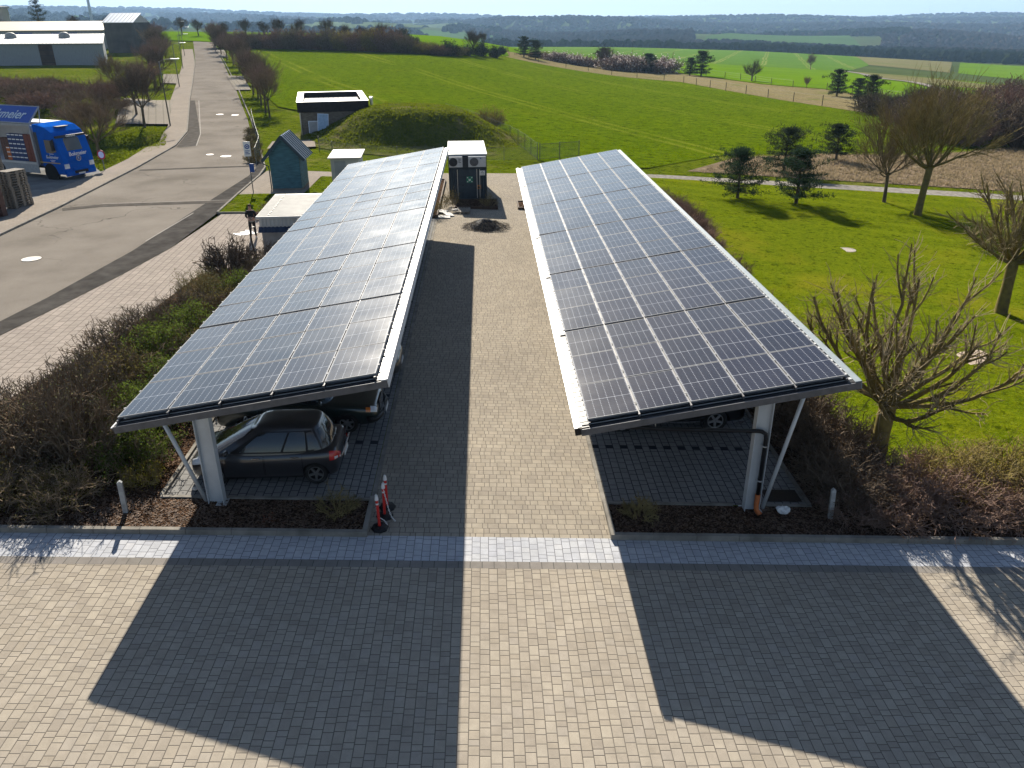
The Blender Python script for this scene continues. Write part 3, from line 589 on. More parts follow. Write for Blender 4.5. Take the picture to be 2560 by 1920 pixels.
class Car:
    def __init__(s,name,label,loc,rz,body,gh,wheels,mat,rim,group=None,cat='car'):
        s.root=thing(name,label,cat,loc,rz,group); s.B=body; s.g=gh; s.mat=mat; s.rim=rim; s.wh=wheels
    def sec(s,x,i,side=1,off=0):
        zb,zt,w=crom(s.B,x); j=int(math.floor(i)); j=min(j,len(SECP)-2); f=i-j
        fy=SECP[j][0]*(1-f)+SECP[j+1][0]*f; fz=SECP[j][1]*(1-f)+SECP[j+1][1]*f
        return V((x,side*(w*fy+off),zb+(zt-zb)*fz+(off if fz>.97 else 0)))
    def body(s):
        mb=MB(); xs=[]; x0,x1=s.B[0][0],s.B[-1][0]; N=64
        for i in range(N+1): t=i/N; xs.append(x0+(x1-x0)*(.5-.5*math.cos(PI*t))*.35+(x1-x0)*t*.65)
        n=len(SECP); rows=[]
        for x in xs: rows.append([s.sec(x,i,1) for i in range(n-1)]+[s.sec(x,n-1,1)]+[s.sec(x,i,-1) for i in range(n-2,0,-1)])
        k=len(rows[0]); vs=[p for r in rows for p in r]; fs=[(i*k+j,i*k+(j+1)%k,(i+1)*k+(j+1)%k,(i+1)*k+j) for i in range(N) for j in range(k)]
        fs+=[tuple(range(k)),tuple(N*k+j for j in range(k))[::-1]]
        mb.add(vs,fs); o=mb.build('body',[s.mat,M_well],s.root,smooth=True)
        # cut the wheel arches out of the body
        cm=MB()
        for x,r,wy in s.wh:
            for sd in (1,-1):
                cm.tube([(x,sd*(wy-.14),r),(x,sd*(wy+.5),r)],r*1.16,28)
        c=cm.build('cut',M_well); c.parent=s.root
        bpy.context.view_layer.update()
        md=o.modifiers.new('arch','BOOLEAN'); md.operation='DIFFERENCE'; md.object=c; md.solver='EXACT'
        dg=bpy.context.evaluated_depsgraph_get(); me=bpy.data.meshes.new_from_object(o.evaluated_get(dg)); o.modifiers.clear(); o.data=me; bpy.data.objects.remove(c)
        return smooth_by_angle(o,40)
    def gout(s,t,th=None,u=None,v=None,front=1,side=1,off=0):
        """a point on the cabin: t from belt to roof; u: place along a side; v: place across the front or rear pane"""
        xb0,xb1,wb,zb,xt0,xt1,wt,zt=s.g; e=math.sin(t*PI/2)**.9 if False else t; bul=.035*math.sin(PI*min(1,t))
        a=((xb1-xb0)*(1-e)+(xt1-xt0)*e)/2+bul; c=((xb1+xb0)*(1-e)+(xt1+xt0)*e)/2; b=wb*(1-e)+wt*e+bul*.8; z=zb+(zt-zb)*e
        N=4.6
        if u is not None: cx=u; sy=side*(1-abs(u)**N)**(1/N)
        elif v is not None: sy=v; cx=front*(1-abs(v)**N)**(1/N)
        else:
            co,si=math.cos(th),math.sin(th); cx=math.copysign(abs(co)**(2/N),co); sy=math.copysign(abs(si)**(2/N),si)
        p=V((c+a*cx,b*sy,z))
        if off:
            nx=math.copysign(abs(cx)**(N-1),cx)/a; ny=math.copysign(abs(sy)**(N-1),sy)/b; d=V((nx,ny,.35*math.hypot(nx,ny))).normalized(); p+=d*off
        return p
    def cabin(s,mat=None):
        mb=MB(); n=72; xb0,xb1,wb,zb,xt0,xt1,wt,zt=s.g
        rows=[[s.gout(t,th=2*PI*j/n) for j in range(n)] for t in (-.12,0,.15,.3,.45,.6,.75,.88,.96,1.)]
        c=V(((xt0+xt1)/2,0,zt))
        for k,dz in ((.975,.018),(.93,.04),(.85,.062),(.68,.082),(.4,.096),(.01,.1)): rows.append([c+(p-c)*k+V((0,0,dz)) for p in rows[9]])
        k=len(rows); vs=[p for r in rows for p in r]; mb.add(vs,[(i*n+j,i*n+(j+1)%n,(i+1)*n+(j+1)%n,(i+1)*n+j) for i in range(k-1) for j in range(n)])
        return mb.build('cabin',mat or s.mat,s.root,smooth=True)
    def pane(s,name,t0,t1,us=None,ut=None,side=1,vs=None,vt=None,front=1,mat=None,off=.008,n=10):
        P_=[]
        for i in range(n+1):
            t=t0+(t1-t0)*i/n; f=i/n; row=[]
            for j in range(n+1):
                g=j/n
                if us: u=(us[0]*(1-f)+ut[0]*f)*(1-g)+(us[1]*(1-f)+ut[1]*f)*g; row.append(s.gout(t,u=u,side=side,off=off))
                else: v=(vs*(1-f)+vt*f)*(2*g-1); row.append(s.gout(t,v=v,front=front,off=off))
            P_.append(row)
        mb=MB(); mb.grid(P_); return mb.build(name,mat or M_glass,s.root,smooth=True)
    def patch(s,name,x0,x1,i0,i1,side,mat,off=.004,n=8,parent=None):
        mb=MB(); mb.grid([[s.sec(x0+(x1-x0)*a/n,i0+(i1-i0)*b/n,side,off) for a in range(n+1)] for b in range(n+1)]); return mb.build(name,mat,parent or s.root,smooth=True)
    def door(s,x0,x1,side,i0=3.6,i1=10.2,handle=True,hm=None):
        s.patch('door_gap',x0-.012,x1+.012,i0-.1,i1+.1,side,M_well,.0025); d=s.patch('door',x0,x1,i0,i1,side,s.mat,.005)
        if handle:
            p=s.sec(x0+.17,9.0,side,.028); m=MB(); m.box(p,(.19,.022,.026)); m.build('door_handle',hm or M_chrome,d,bevel=.006)
    def wheels(s,spokes=5):
        first=None
        for x,r,wy in s.wh:
            for sd in (1,-1):
                M=Matrix.Translation((x,sd*(wy-.1),r))@Matrix.Rotation(-sd*PI/2,4,'X'); w=.105
                m=MB(); m.lathe([(r*.66,-w*.8),(r*.8,-w),(r*.95,-w*.85),(r,-w*.5),(r,w*.5),(r*.95,w*.85),(r*.8,w),(r*.66,w*.8),(r*.64,w*.5),(r*.64,-w*.5),(r*.66,-w*.8)],32,M=M)
                root=m.build('wheel',M_tyre,s.root,smooth=True)
                m=MB(); m.lathe([(r*.67,w*.80),(r*.66,w*.9),(r*.61,w*.88),(r*.6,w*.5)],28,M=M); m.mi=1; m.lathe([(r*.6,w*.5),(r*.58,w*.2),(.01,w*.12)],28,M=M); m.mi=0
                m.lathe([(.01,w*.80),(r*.16,w*.78),(r*.17,w*.3)],14,M=M)
                for q in range(spokes):
                    a=2*PI*q/spokes+.3; ca,sa=math.cos(a),math.sin(a); hw0,hw1=r*.10,r*.085
                    pr=[]
                    for rr2,hw in ((r*.1,hw0),(r*.63,hw1)):
                        for s2 in (-1,1):
                            for zz in (w*.35,w*.76): pr.append(M@V((ca*rr2-sa*hw*s2,sa*rr2+ca*hw*s2,zz)))
                    m.add(pr,[(0,1,5,4),(2,6,7,3),(1,3,7,5),(0,4,6,2),(4,5,7,6),(0,2,3,1)])
                m.build('rim',[s.rim,M_well],root)
    def mirror(s,x,z,side,mat):
        w=crom(s.B,x)[2]; m=MB(); m.lathe([(.005,-.09),(.05,-.085),(.068,-.03),(.068,.03),(.05,.075),(.005,.09)],12,M=Matrix.Translation((x,side*(w+.06),z))@Matrix.Rotation(PI/2,4,'X')@Matrix.Scale(.75,4,(1,0,0))); m.build('wing_mirror',mat,s.root,smooth=True)
def plate(car,x,z,rz_front,txt=None):
    m=MB(); m.box((x,0,z),(.015,.5,.11)); m.build('number_plate',M_plate,car.root)
# --- grey hatchback, nose to the left, tail lamps to the courtyard
P_grey=paint('graphite_car_paint',(.030,.031,.038)); P_green=paint('dark_green_car_paint',(.008,.018,.017)); P_blk=paint('black_car_paint',(.007,.007,.008)); P_silv=paint('silver_grey_car_paint',(.05,.052,.056))
hb=[(-1.78,.36,.78,.52),(-1.76,.29,.88,.68),(-1.68,.24,.92,.77),(-1.45,.21,.93,.825),(-1.0,.19,.92,.848),(-.3,.185,.90,.85),(.4,.185,.895,.85),(.95,.19,.915,.846),(1.3,.21,.86,.83),(1.6,.23,.77,.785),(1.8,.26,.68,.69),(1.9,.33,.58,.5)]
def hatch():
    c=Car('hatchback_car','dark grey hatchback with red tail lamps parked at the front of the left carport',G(.62,2.7),PI,hb,(-1.64,1.42,.78,.86,-1.34,.26,.53,1.44),[(-1.22,.295,.79),(1.24,.295,.79)],P_grey,M_rimdk)
    c.body(); c.cabin()
    for sd in (1,-1):
        c.pane('side_window',.12,.88,us=(-.18,.52),ut=(-.14,.56),side=sd); c.pane('side_window',.12,.88,us=(-.60,-.22),ut=(-.58,-.19),side=sd); c.pane('quarter_window',.16,.84,us=(-.83,-.64),ut=(-.78,-.62),side=sd)
        c.pane('window_trim',.06,.92,us=(-.87,.66),ut=(-.84,.62),side=sd,mat=M_black,off=.004)
        c.door(.02,1.0,sd); c.door(-.93,-.02,sd)
        c.patch('tail_light',-1.83,-1.60,7.2,10.6,sd,M_red,.012); c.patch('reversing_lamp',-1.84,-1.72,7.4,8.3,sd,M_plate,.02)
        c.patch('headlight',1.55,1.80,8.2,11.2,sd,M_lamp,.012); c.patch('sill',-.9,.95,2.6,3.5,sd,M_black,.006); c.mirror(.86,1.0,sd,P_grey)
    c.pane('windscreen',.08,.94,vs=.88,vt=.86,front=1); c.pane('rear_window',.2,.9,vs=.84,vt=.80,front=-1)
    m=MB(); m.tube([(-1.87,-.6,.70),(-1.895,0,.72),(-1.87,.6,.70)],.018,8); m.build('chrome_strip',M_chrome,c.root); plate(c,-1.875,.56,0); c.wheels(5)
    m=MB(); m.tube([(-1.70,0,1.0),(-1.64,.3,1.14)],.009,5); m.build('wiper',M_black,c.root)
    return c
hatch()
sb=[(-2.24,.40,.80,.52),(-2.2,.32,.90,.74),(-2.05,.27,.935,.81),(-1.6,.24,.945,.835),(-1.0,.22,.935,.845),(0,.215,.92,.848),(.75,.22,.90,.845),(1.3,.23,.875,.84),(1.8,.25,.83,.825),(2.1,.28,.79,.80),(2.2,.3,.75,.76),(2.24,.36,.66,.66)]
def sedan(label,loc,rz,mat,rim,group=None):
    c=Car('saloon_car',label,loc,rz,sb,(-1.52,.98,.76,.90,-.98,.36,.60,1.33),[(-1.30,.305,.79),(1.37,.305,.79)],mat,rim,group)
    c.body(); c.cabin()
    for sd in (1,-1):
        c.pane('window_trim',.06,.93,us=(-.80,.83),ut=(-.86,.78),side=sd,mat=M_black,off=.004)
        c.pane('side_window',.12,.88,us=(.12,.74),ut=(.1,.72),side=sd); c.pane('side_window',.12,.88,us=(-.72,.06),ut=(-.76,.04),side=sd)
        c.door(-.12,.86,sd); c.door(-1.0,-.16,sd); c.patch('headlight',2.05,2.225,8.3,11.2,sd,M_lamp,.012); c.patch('indicator',1.93,2.06,8.2,10.6,sd,M_amber,.014); c.patch('tail_light',-2.22,-2.0,8.,10.6,sd,M_red,.012)
        c.patch('side_moulding',-1.6,1.55,5.4,6.2,sd,M_black,.014); c.mirror(.72,1.0,sd,mat)
    c.pane('windscreen',.06,.94,vs=.9,vt=.86,front=1); c.pane('rear_window',.08,.92,vs=.88,vt=.82,front=-1)
    m=MB(); m.b2((2.205,-.33,.5),(2.262,.33,.785)); m.build('grille',M_black,c.root,bevel=.02)
    m=MB(); 
    for a,b in (((2.26,-.34,.49),(2.27,-.31,.80)),((2.26,.31,.49),(2.27,.34,.80)),((2.255,-.34,.775),(2.275,.34,.80)),((2.26,-.31,.55),(2.268,.31,.562)),((2.26,-.31,.61),(2.268,.31,.622)),((2.26,-.31,.67),(2.268,.31,.682)),((2.26,-.31,.73),(2.268,.31,.742)),((2.26,-.006,.5),(2.27,.006,.78))): m.b2(a,b)
    m.build('grille_surround',M_chrome,c.root)
    m=MB(); m.tube([(1.95,-.86,.47),(2.2,-.80,.46),(2.31,-.5,.46),(2.33,0,.46),(2.31,.5,.46),(2.2,.80,.46),(1.95,.86,.47)],.075,8); m.build('bumper',M_black,c.root,smooth=True); plate(c,2.41,.46,0)
    m=MB(); 
    m.tube([(.9,-.45,.955),(.98,.1,.945)],.012,5); m.build('wiper',M_black,c.root); c.wheels(6); return c
sedan('dark green old saloon with a chrome grille and amber indicators, parked behind the grey hatchback',G(.83,5.35),0,P_green,P('pewter_hubcap',(.22,.22,.23),.4,.6))
def suv(label,loc,rz,mat,group=None):
    ub=[(-2.26,.46,.98,.6),(-2.22,.36,1.06,.78),(-2.05,.31,1.09,.87),(-1.5,.27,1.095,.905),(0,.26,1.075,.91),(.8,.265,1.055,.905),(1.4,.28,1.01,.89),(1.85,.3,.94,.85),(2.15,.34,.86,.74),(2.26,.42,.72,.55)]
    c=Car('estate_car',label,loc,rz,ub,(-2.0,1.15,.82,1.04,-1.75,.15,.66,1.60),[(-1.36,.35,.85),(1.37,.35,.85)],mat,M_rim,group)
    c.body(); c.cabin()
    for sd in (1,-1):
        c.pane('window_trim',.06,.93,us=(-.88,.7),ut=(-.86,.66),side=sd,mat=M_black,off=.004); c.pane('side_window',.12,.88,us=(.0,.56),ut=(0,.58),side=sd); c.pane('side_window',.12,.88,us=(-.5,-.05),ut=(-.5,-.04),side=sd); c.pane('quarter_window',.14,.86,us=(-.84,-.56),ut=(-.82,-.55),side=sd)
        c.door(-.1,.92,sd); c.door(-1.05,-.14,sd); c.patch('headlight',1.9,2.16,8.4,11.2,sd,M_lamp,.012); c.patch('tail_light',-2.22,-2.02,7.,10.8,sd,M_red,.012); c.patch('sill',-.9,.9,2.6,3.8,sd,M_chrome if sd>0 else M_black,.012); c.mirror(.8,1.15,sd,mat)
    c.pane('windscreen',.06,.94,vs=.88,vt=.86,front=1); c.pane('rear_window',.15,.92,vs=.86,vt=.82,front=-1); plate(c,2.27,.55,0); c.wheels(5); return c
suv('silver grey car with its bonnet to the courtyard, third under the left carport',G(1.12,8.6),0,P_silv)
suv('black estate car with bright five-spoke wheels in the second bay of the right carport',G(11.4,5.95),PI,P_blk)
suv('black car whose nose shows beyond the gutter, third bay of the right carport',G(11.15,8.75),PI,P_blk)
suv('dark car with pale bumper showing beyond the gutter, fourth bay of the right carport',G(11.05,11.8),PI,P_blk)
# ================================================================ buildings and yard things
ORD=['first','second','third','fourth','fifth','sixth','seventh','eighth','ninth','tenth','eleventh','twelfth','thirteenth','fourteenth','fifteenth','sixteenth','seventeenth','eighteenth','nineteenth','twentieth']+['twenty-'+a for a in 'first second third fourth fifth sixth seventh eighth ninth'.split()]+['thirtieth']+['thirty-'+a for a in 'first second third'.split()]
M_teal=P('teal_painted_boards',(.045,.125,.16),.6,var=.18,scale=2,bump=.15,bscale=12,stretch=(1,1,5))
M_tealdk=P('dark_teal_trim',(.03,.055,.075),.5,var=.1)
M_zinc=P('standing_seam_metal',(.70,.71,.73),.3,.9,var=.06,scale=3)
M_wallw=P('white_render',(.50,.49,.47),.8,var=.05,scale=2,bump=.1)
M_wallg=P('grey_render',(.33,.335,.34),.8,var=.08,scale=2)
M_conc=P('weathered_blockwork',(.16,.14,.115),.9,var=.2,scale=3,bump=.4,bscale=18,stretch=(1,1,3))
M_tar=P('black_bitumen_cladding',(.022,.019,.018),.85,var=.2,scale=4)
M_roofp=P('weathered_roof_sheet',(.36,.32,.27),.8,var=.16,scale=1.4,col2=(.46,.44,.415))
M_bluedoor=P('pale_blue_paint',(.30,.42,.56),.5,var=.1,scale=4)
M_navy=P('container_navy_paint',(.030,.045,.06),.5,var=.14,scale=2.5,bump=.05)
M_wht=P('white_paint',(.50,.50,.49),.5,var=.05,scale=3)
M_acw=P('white_air_unit_plastic',(.48,.49,.49),.5,var=.05)
M_dgrey=P('dark_grey_plastic',(.035,.037,.04),.5,var=.1)
M_green=P('safety_green',(.01,.19,.10),.5,var=.04)
M_sign=P('sign_white',(.7,.7,.7),.5,var=.02); M_signb=P('sign_blue',(.02,.07,.28),.5,var=.05); M_signr=P('sign_red',(.45,.02,.03),.5,var=.05)
M_wood=P('weathered_pallet_wood',(.20,.175,.145),.85,var=.25,scale=5,bump=.3,bscale=20,stretch=(1,6,6))
M_timber=P('rough_dark_timber',(.075,.05,.035),.85,var=.25,scale=4,bump=.3,stretch=(1,6,6))
M_pole=P('dull_metal_pole',(.14,.14,.135),.5,.4,var=.1)
def local(o): return o
# --- teal hut with a steep metal roof
def hut():
    r=thing('hut','small teal weatherboarded hut with a steep metal roof beside the bus stop sign','hut',G(-6.82,37.95),math.radians(1.5))
    w,d,e,h=.95,2.45,2.38,3.44
    def gable(y,flip):
        m=MB(); n=16
        for i in range(n+5):
            z0=.12+i*.15; z1=z0+.156
            def hw(z): return w if z<=e else max(.02,w*(h-z)/(h-e))
            if z0>=h-.1: break
            a,b=hw(z0),hw(min(z1,h)); s=1 if flip else -1
            m.add([(-a,y+s*.022,z0),(a,y+s*.022,z0),(b,y+s*.004,min(z1,h)),(-b,y+s*.004,min(z1,h)),(-a,y-s*.01,z0),(a,y-s*.01,z0)],[(0,1,2,3),(4,5,1,0)])
        return m
    g=gable(0,False); gb=gable(d,True); g.add(gb.v,gb.f)
    for s in (-1,1):
        for i in range(14):
            z0=.12+i*.15; z1=z0+.156; x0=s*(w+.022); x1=s*(w+.004); g.add([(x0,0,z0),(x0,d,z0),(x1,d,z1),(x1,0,z1),(s*w*.98,0,z0),(s*w*.98,d,z0)],[(0,1,2,3),(4,5,1,0)])
    g.build('wall',M_teal,r); m=MB(); m.b2((-w+.03,.03,-.1),(w-.03,d-.03,e)); m.prism([(-w+.03,e),(w-.03,e),(0,h-.06)],.03,d-.03); m.build('core',M_tealdk,r)
    m=MB(); m.b2((-w-.02,-.02,-.15),(w+.02,d+.02,.12)); m.build('plinth',M_conc,r)
    sl=math.atan2(h-e,w); L=(w+.42)/math.cos(sl)
    for s in (-1,1):
        M=Matrix.Translation((0,0,h+.04))@Matrix.Rotation(s*sl,4,'Y')
        m=MB(); m.b2((0,-.28,-.05) if s>0 else (-L,-.28,-.05),(L,d+.28,0) if s>0 else (0,d+.28,0),M); p=m.build('roof',M_zinc,r)
        q=MB()
        for i in range(7):
            y=-.2+i*(d+.4)/6; q.b2((.02 if s>0 else -L,y-.032,0),(L if s>0 else -.02,y+.032,.05),M)
        q.build('roof_seam',M_tealdk,p)
        for y in (-.3,d+.285): q=MB(); q.b2((0 if s>0 else -L,y,-.14),(L if s>0 else 0,y+.018,.02),M); q.build('barge_board',M_tealdk,p)
    m=MB(); xe=-(w+.42); ze=h+.04-(w+.42)*math.tan(sl)
    m.tube([(xe,-.3,ze-.02),(xe,d+.3,ze-.02)],.05,8); m.tube([(xe,-.22,ze-.05),(xe+.05,-.1,ze-.25),(-w-.1,-.05,ze-.38),(-w-.07,-.05,ze-.6),(-w-.07,-.05,.05)],.035,8); m.build('gutter',M_tealdk,r,smooth=True)
hut()
# --- corrugated shed partly under the left carport
def shed():
    r=thing('shed','low white corrugated shed with a ribbed metal roof tucked beside the left carport','shed',(-4.42,21.9,ZH(-4.4,23)),math.radians(2))
    m=MB(); m.b2((.02,.25,-.2),(2.6,4.4,1.35)); m.build('wall',M_wallg,r)
    def corr(y,z0,z1,x0,x1,dep,mat,nm,lean=0):
        m=MB(); n=int((x1-x0)/.045); rows=[]
        for z,o in ((z0,lean),(z1,0)): rows.append([(x0+(x1-x0)*i/n,y-o-dep*(1 if (i//2)%2 else 0),z) for i in range(n+1)])
        m.grid(rows); return m.build(nm,mat,r)
    corr(.08,1.52,1.98,.0,2.6,.03,M_wht,'fascia'); m=MB(); m.b2((0,.09,1.36),(2.62,4.4,1.96)); m.build('upper_wall',M_wallw,r)
    corr(.12,1.28,1.5,-.05,2.6,.03,P('navy_corrugated_sheet',(.03,.045,.085),.5,var=.1),'awning',.28)
    M=Matrix.Translation((0,0,1.98))@Matrix.Rotation(math.radians(1.5),4,'X'); m=MB(); m.b2((-.08,-.05,0),(2.7,4.55,.03),M); rf=m.build('roof',M_roofg,r)
    q=MB()
    for i in range(22): y=.05+i*.2; q.b2((-.07,y,.03),(2.69,y+.06,.055),M)
    q.build('roof_rib',M_roofg,rf)
    q=MB()
    for i in range(15): q.b2((.45,.1+i*.3,.055),(.5,.16+i*.3,.075),M)
    q.build('roof_screw',M_dgrey,rf)
    q=MB(); q.b2((-.1,-.06,-.08),(2.7,-.045,.03),M); q.build('drip_edge',M_wht,rf)
M_roofg=P('grey_ribbed_metal',(.27,.27,.265),.6,.1,var=.08,scale=2)
shed()
t=thing('hose','black curved hose hanging on the corner of the white corrugated shed','hose',(-4.75,22.0,ZH(-4.7,22)))
m=MB(); m.tube([(.05,.1,1.45),(-.12,0,1.42),(-.16,-.02,1.1),(-.12,-.03,.6),(-.06,0,.02)],.04,8); m.build('pipe',M_black,t,smooth=True)
# --- small cabinet with a white flat roof
def cab():
    r=thing('transformer_cabinet','white rendered cabinet with a flat pale roof between the teal hut and left carport','cabinet',G(-4.35,40.6),math.radians(3))
    m=MB(); m.b2((0,0,-.2),(1.9,3.,1.68)); m.build('wall',M_wallw,r,bevel=.02); M=Matrix.Translation((0,0,1.68))@Matrix.Rotation(.02,4,'X'); m=MB(); m.b2((-.16,-.22,0),(2.1,3.2,.09),M); m.build('roof',M_roofw,r,bevel=.015)
    m=MB(); m.b2((.25,-.02,.1),(1.0,.0,1.5)); d=m.build('door',M_wallg,r); m=MB(); m.b2((.9,-.05,.75),(.93,-.02,.95)); m.build('handle',M_dgrey,d)
M_roofw=P('pale_roof_membrane',(.43,.40,.365),.7,var=.12,scale=1.5)
cab()
# --- stone pump house dug into the grass mound
def bunker():
    r=thing('pump_house','stone pump house with black parapet roof dug into the grassy mound','building',(-11.6,65.6,ZH(-11.6,65.3)),math.radians(11))
    w,d=6.5,11.5; m=MB(); m.b2((0,0,-.4),(w,d,2.05)); m.build('wall',M_conc,r)
    m=MB(); T=.42
    for lo,hi in (((-.15,-.15,2.0),(w+.15,T,2.92)),((-.15,d-T,2.0),(w+.15,d+.15,2.92)),((-.15,T,2.0),(T,d-T,2.92)),((w-T,T,2.0),(w+.15,d-T,2.92))): m.b2(lo,hi)
    p=m.build('parapet',M_tar,r)
    m=MB()
    for lo,hi in (((-.18,-.18,2.92),(w+.18,T+.03,2.97)),((-.18,d-T-.03,2.92),(w+.18,d+.18,2.97)),((-.18,T+.03,2.92),(T+.03,d-T-.03,2.97)),((w-T-.03,T+.03,2.92),(w+.18,d-T-.03,2.97))): m.b2(lo,hi)
    m.build('coping',M_wht,p)
    M=Matrix.Translation((0,T,2.52))@Matrix.Rotation(-.008,4,'X'); rf=None
    for i in range(11):
        a=T+(w-2*T)*i/11; b=T+(w-2*T)*(i+1)/11-.025; m=MB(); m.b2((a,0,-.03),(b,d-2*T,0),M); m.build('roof_panel',M_roofp,r)
    m=MB(); m.tube([(.06,-.06,2.0),(.06,-.06,-.2)],.05,8); m.build('downpipe',M_zinc,r)
    m=MB(); m.tube([(w+.5,.8,1.6),(w+.5,.8,3.15)],.15,12); m.lathe([(.15,3.1),(.2,3.12),(.2,3.2),(.02,3.25)],12,(w+.5,.8,0)); m.build('flue',M_zinc,r,smooth=False)
    # two old door leaves leaning on the wall
    for x,wd,hh,mt,lb,ln in ((2.05,.95,1.85,M_bluedoor,'pale blue door leaf with a vent grille leaning on the pump house wall',.42),(1.25,.9,1.15,M_wallg,'short grey panel leaning on the pump house wall beside the blue door',.2)):
        M=Matrix.Translation((x,-.18-ln*1.4,.05))@Matrix.Rotation(.09 if x>2 else 0,4,'Y')@Matrix.Rotation(-math.atan2(ln,hh)*1.3,4,'X')
        W=Matrix.Translation(r.location)@Matrix.Rotation(math.radians(11),4,'Z')@M
        t=thing('door_leaf',lb,'door'); t.matrix_world=W
        m=MB(); m.b2((-wd/2,-.025,0),(wd/2,.025,hh)); o=m.build('leaf',mt,t)
        m=MB()
        for lo,hi in (((-wd/2-.04,-.04,0),(-wd/2,.04,hh+.04)),((wd/2,-.04,0),(wd/2+.04,.04,hh+.04)),((-wd/2,-.04,hh),(wd/2,.04,hh+.04))): m.b2(lo,hi)
        m.build('leaf_frame',M_zinc,t)
        if x>2:
            m=MB(); m.b2((-.02,-.04,.1),(.32,-.026,.42)); m.build('vent_grille',M_dgrey,o)
bunker()
# --- grassy mound
def mz(x,y):
    cx,cy=-.3,65.8; u,v=(x-cx),(y-cy); ux=u*math.cos(-.35)-v*math.sin(-.35); vy=u*math.sin(-.35)+v*math.cos(-.35)
    r=math.hypot(ux/11.2,vy/(8.6 if vy<0 else 11.5)); h=2.8*(1-ss(.28,1.,r))
    n=noise.noise((x*.8,y*.8,0))*.10+noise.noise((x*2.1,y*2.1,3))*.06+noise.noise((x*5,y*5,7))*.05
    return ZH(x,y)+h+(n if h>.05 else n*.3)-(.08 if r>.98 else 0)
M_mound=grass('mound_grass',(.045,.06,.012),(.10,.115,.022),(.17,.175,.045),dry=(.2,.165,.09),dryamt=.55,bs=6,bd=.45,tuft=2.2,patch=.3)
drape('grass_mound',[(-.3+12.2*math.cos(2*PI*i/40),66.5+12.6*math.sin(2*PI*i/40)) for i in range(40)],.33,.02,M_mound,zf=mz)
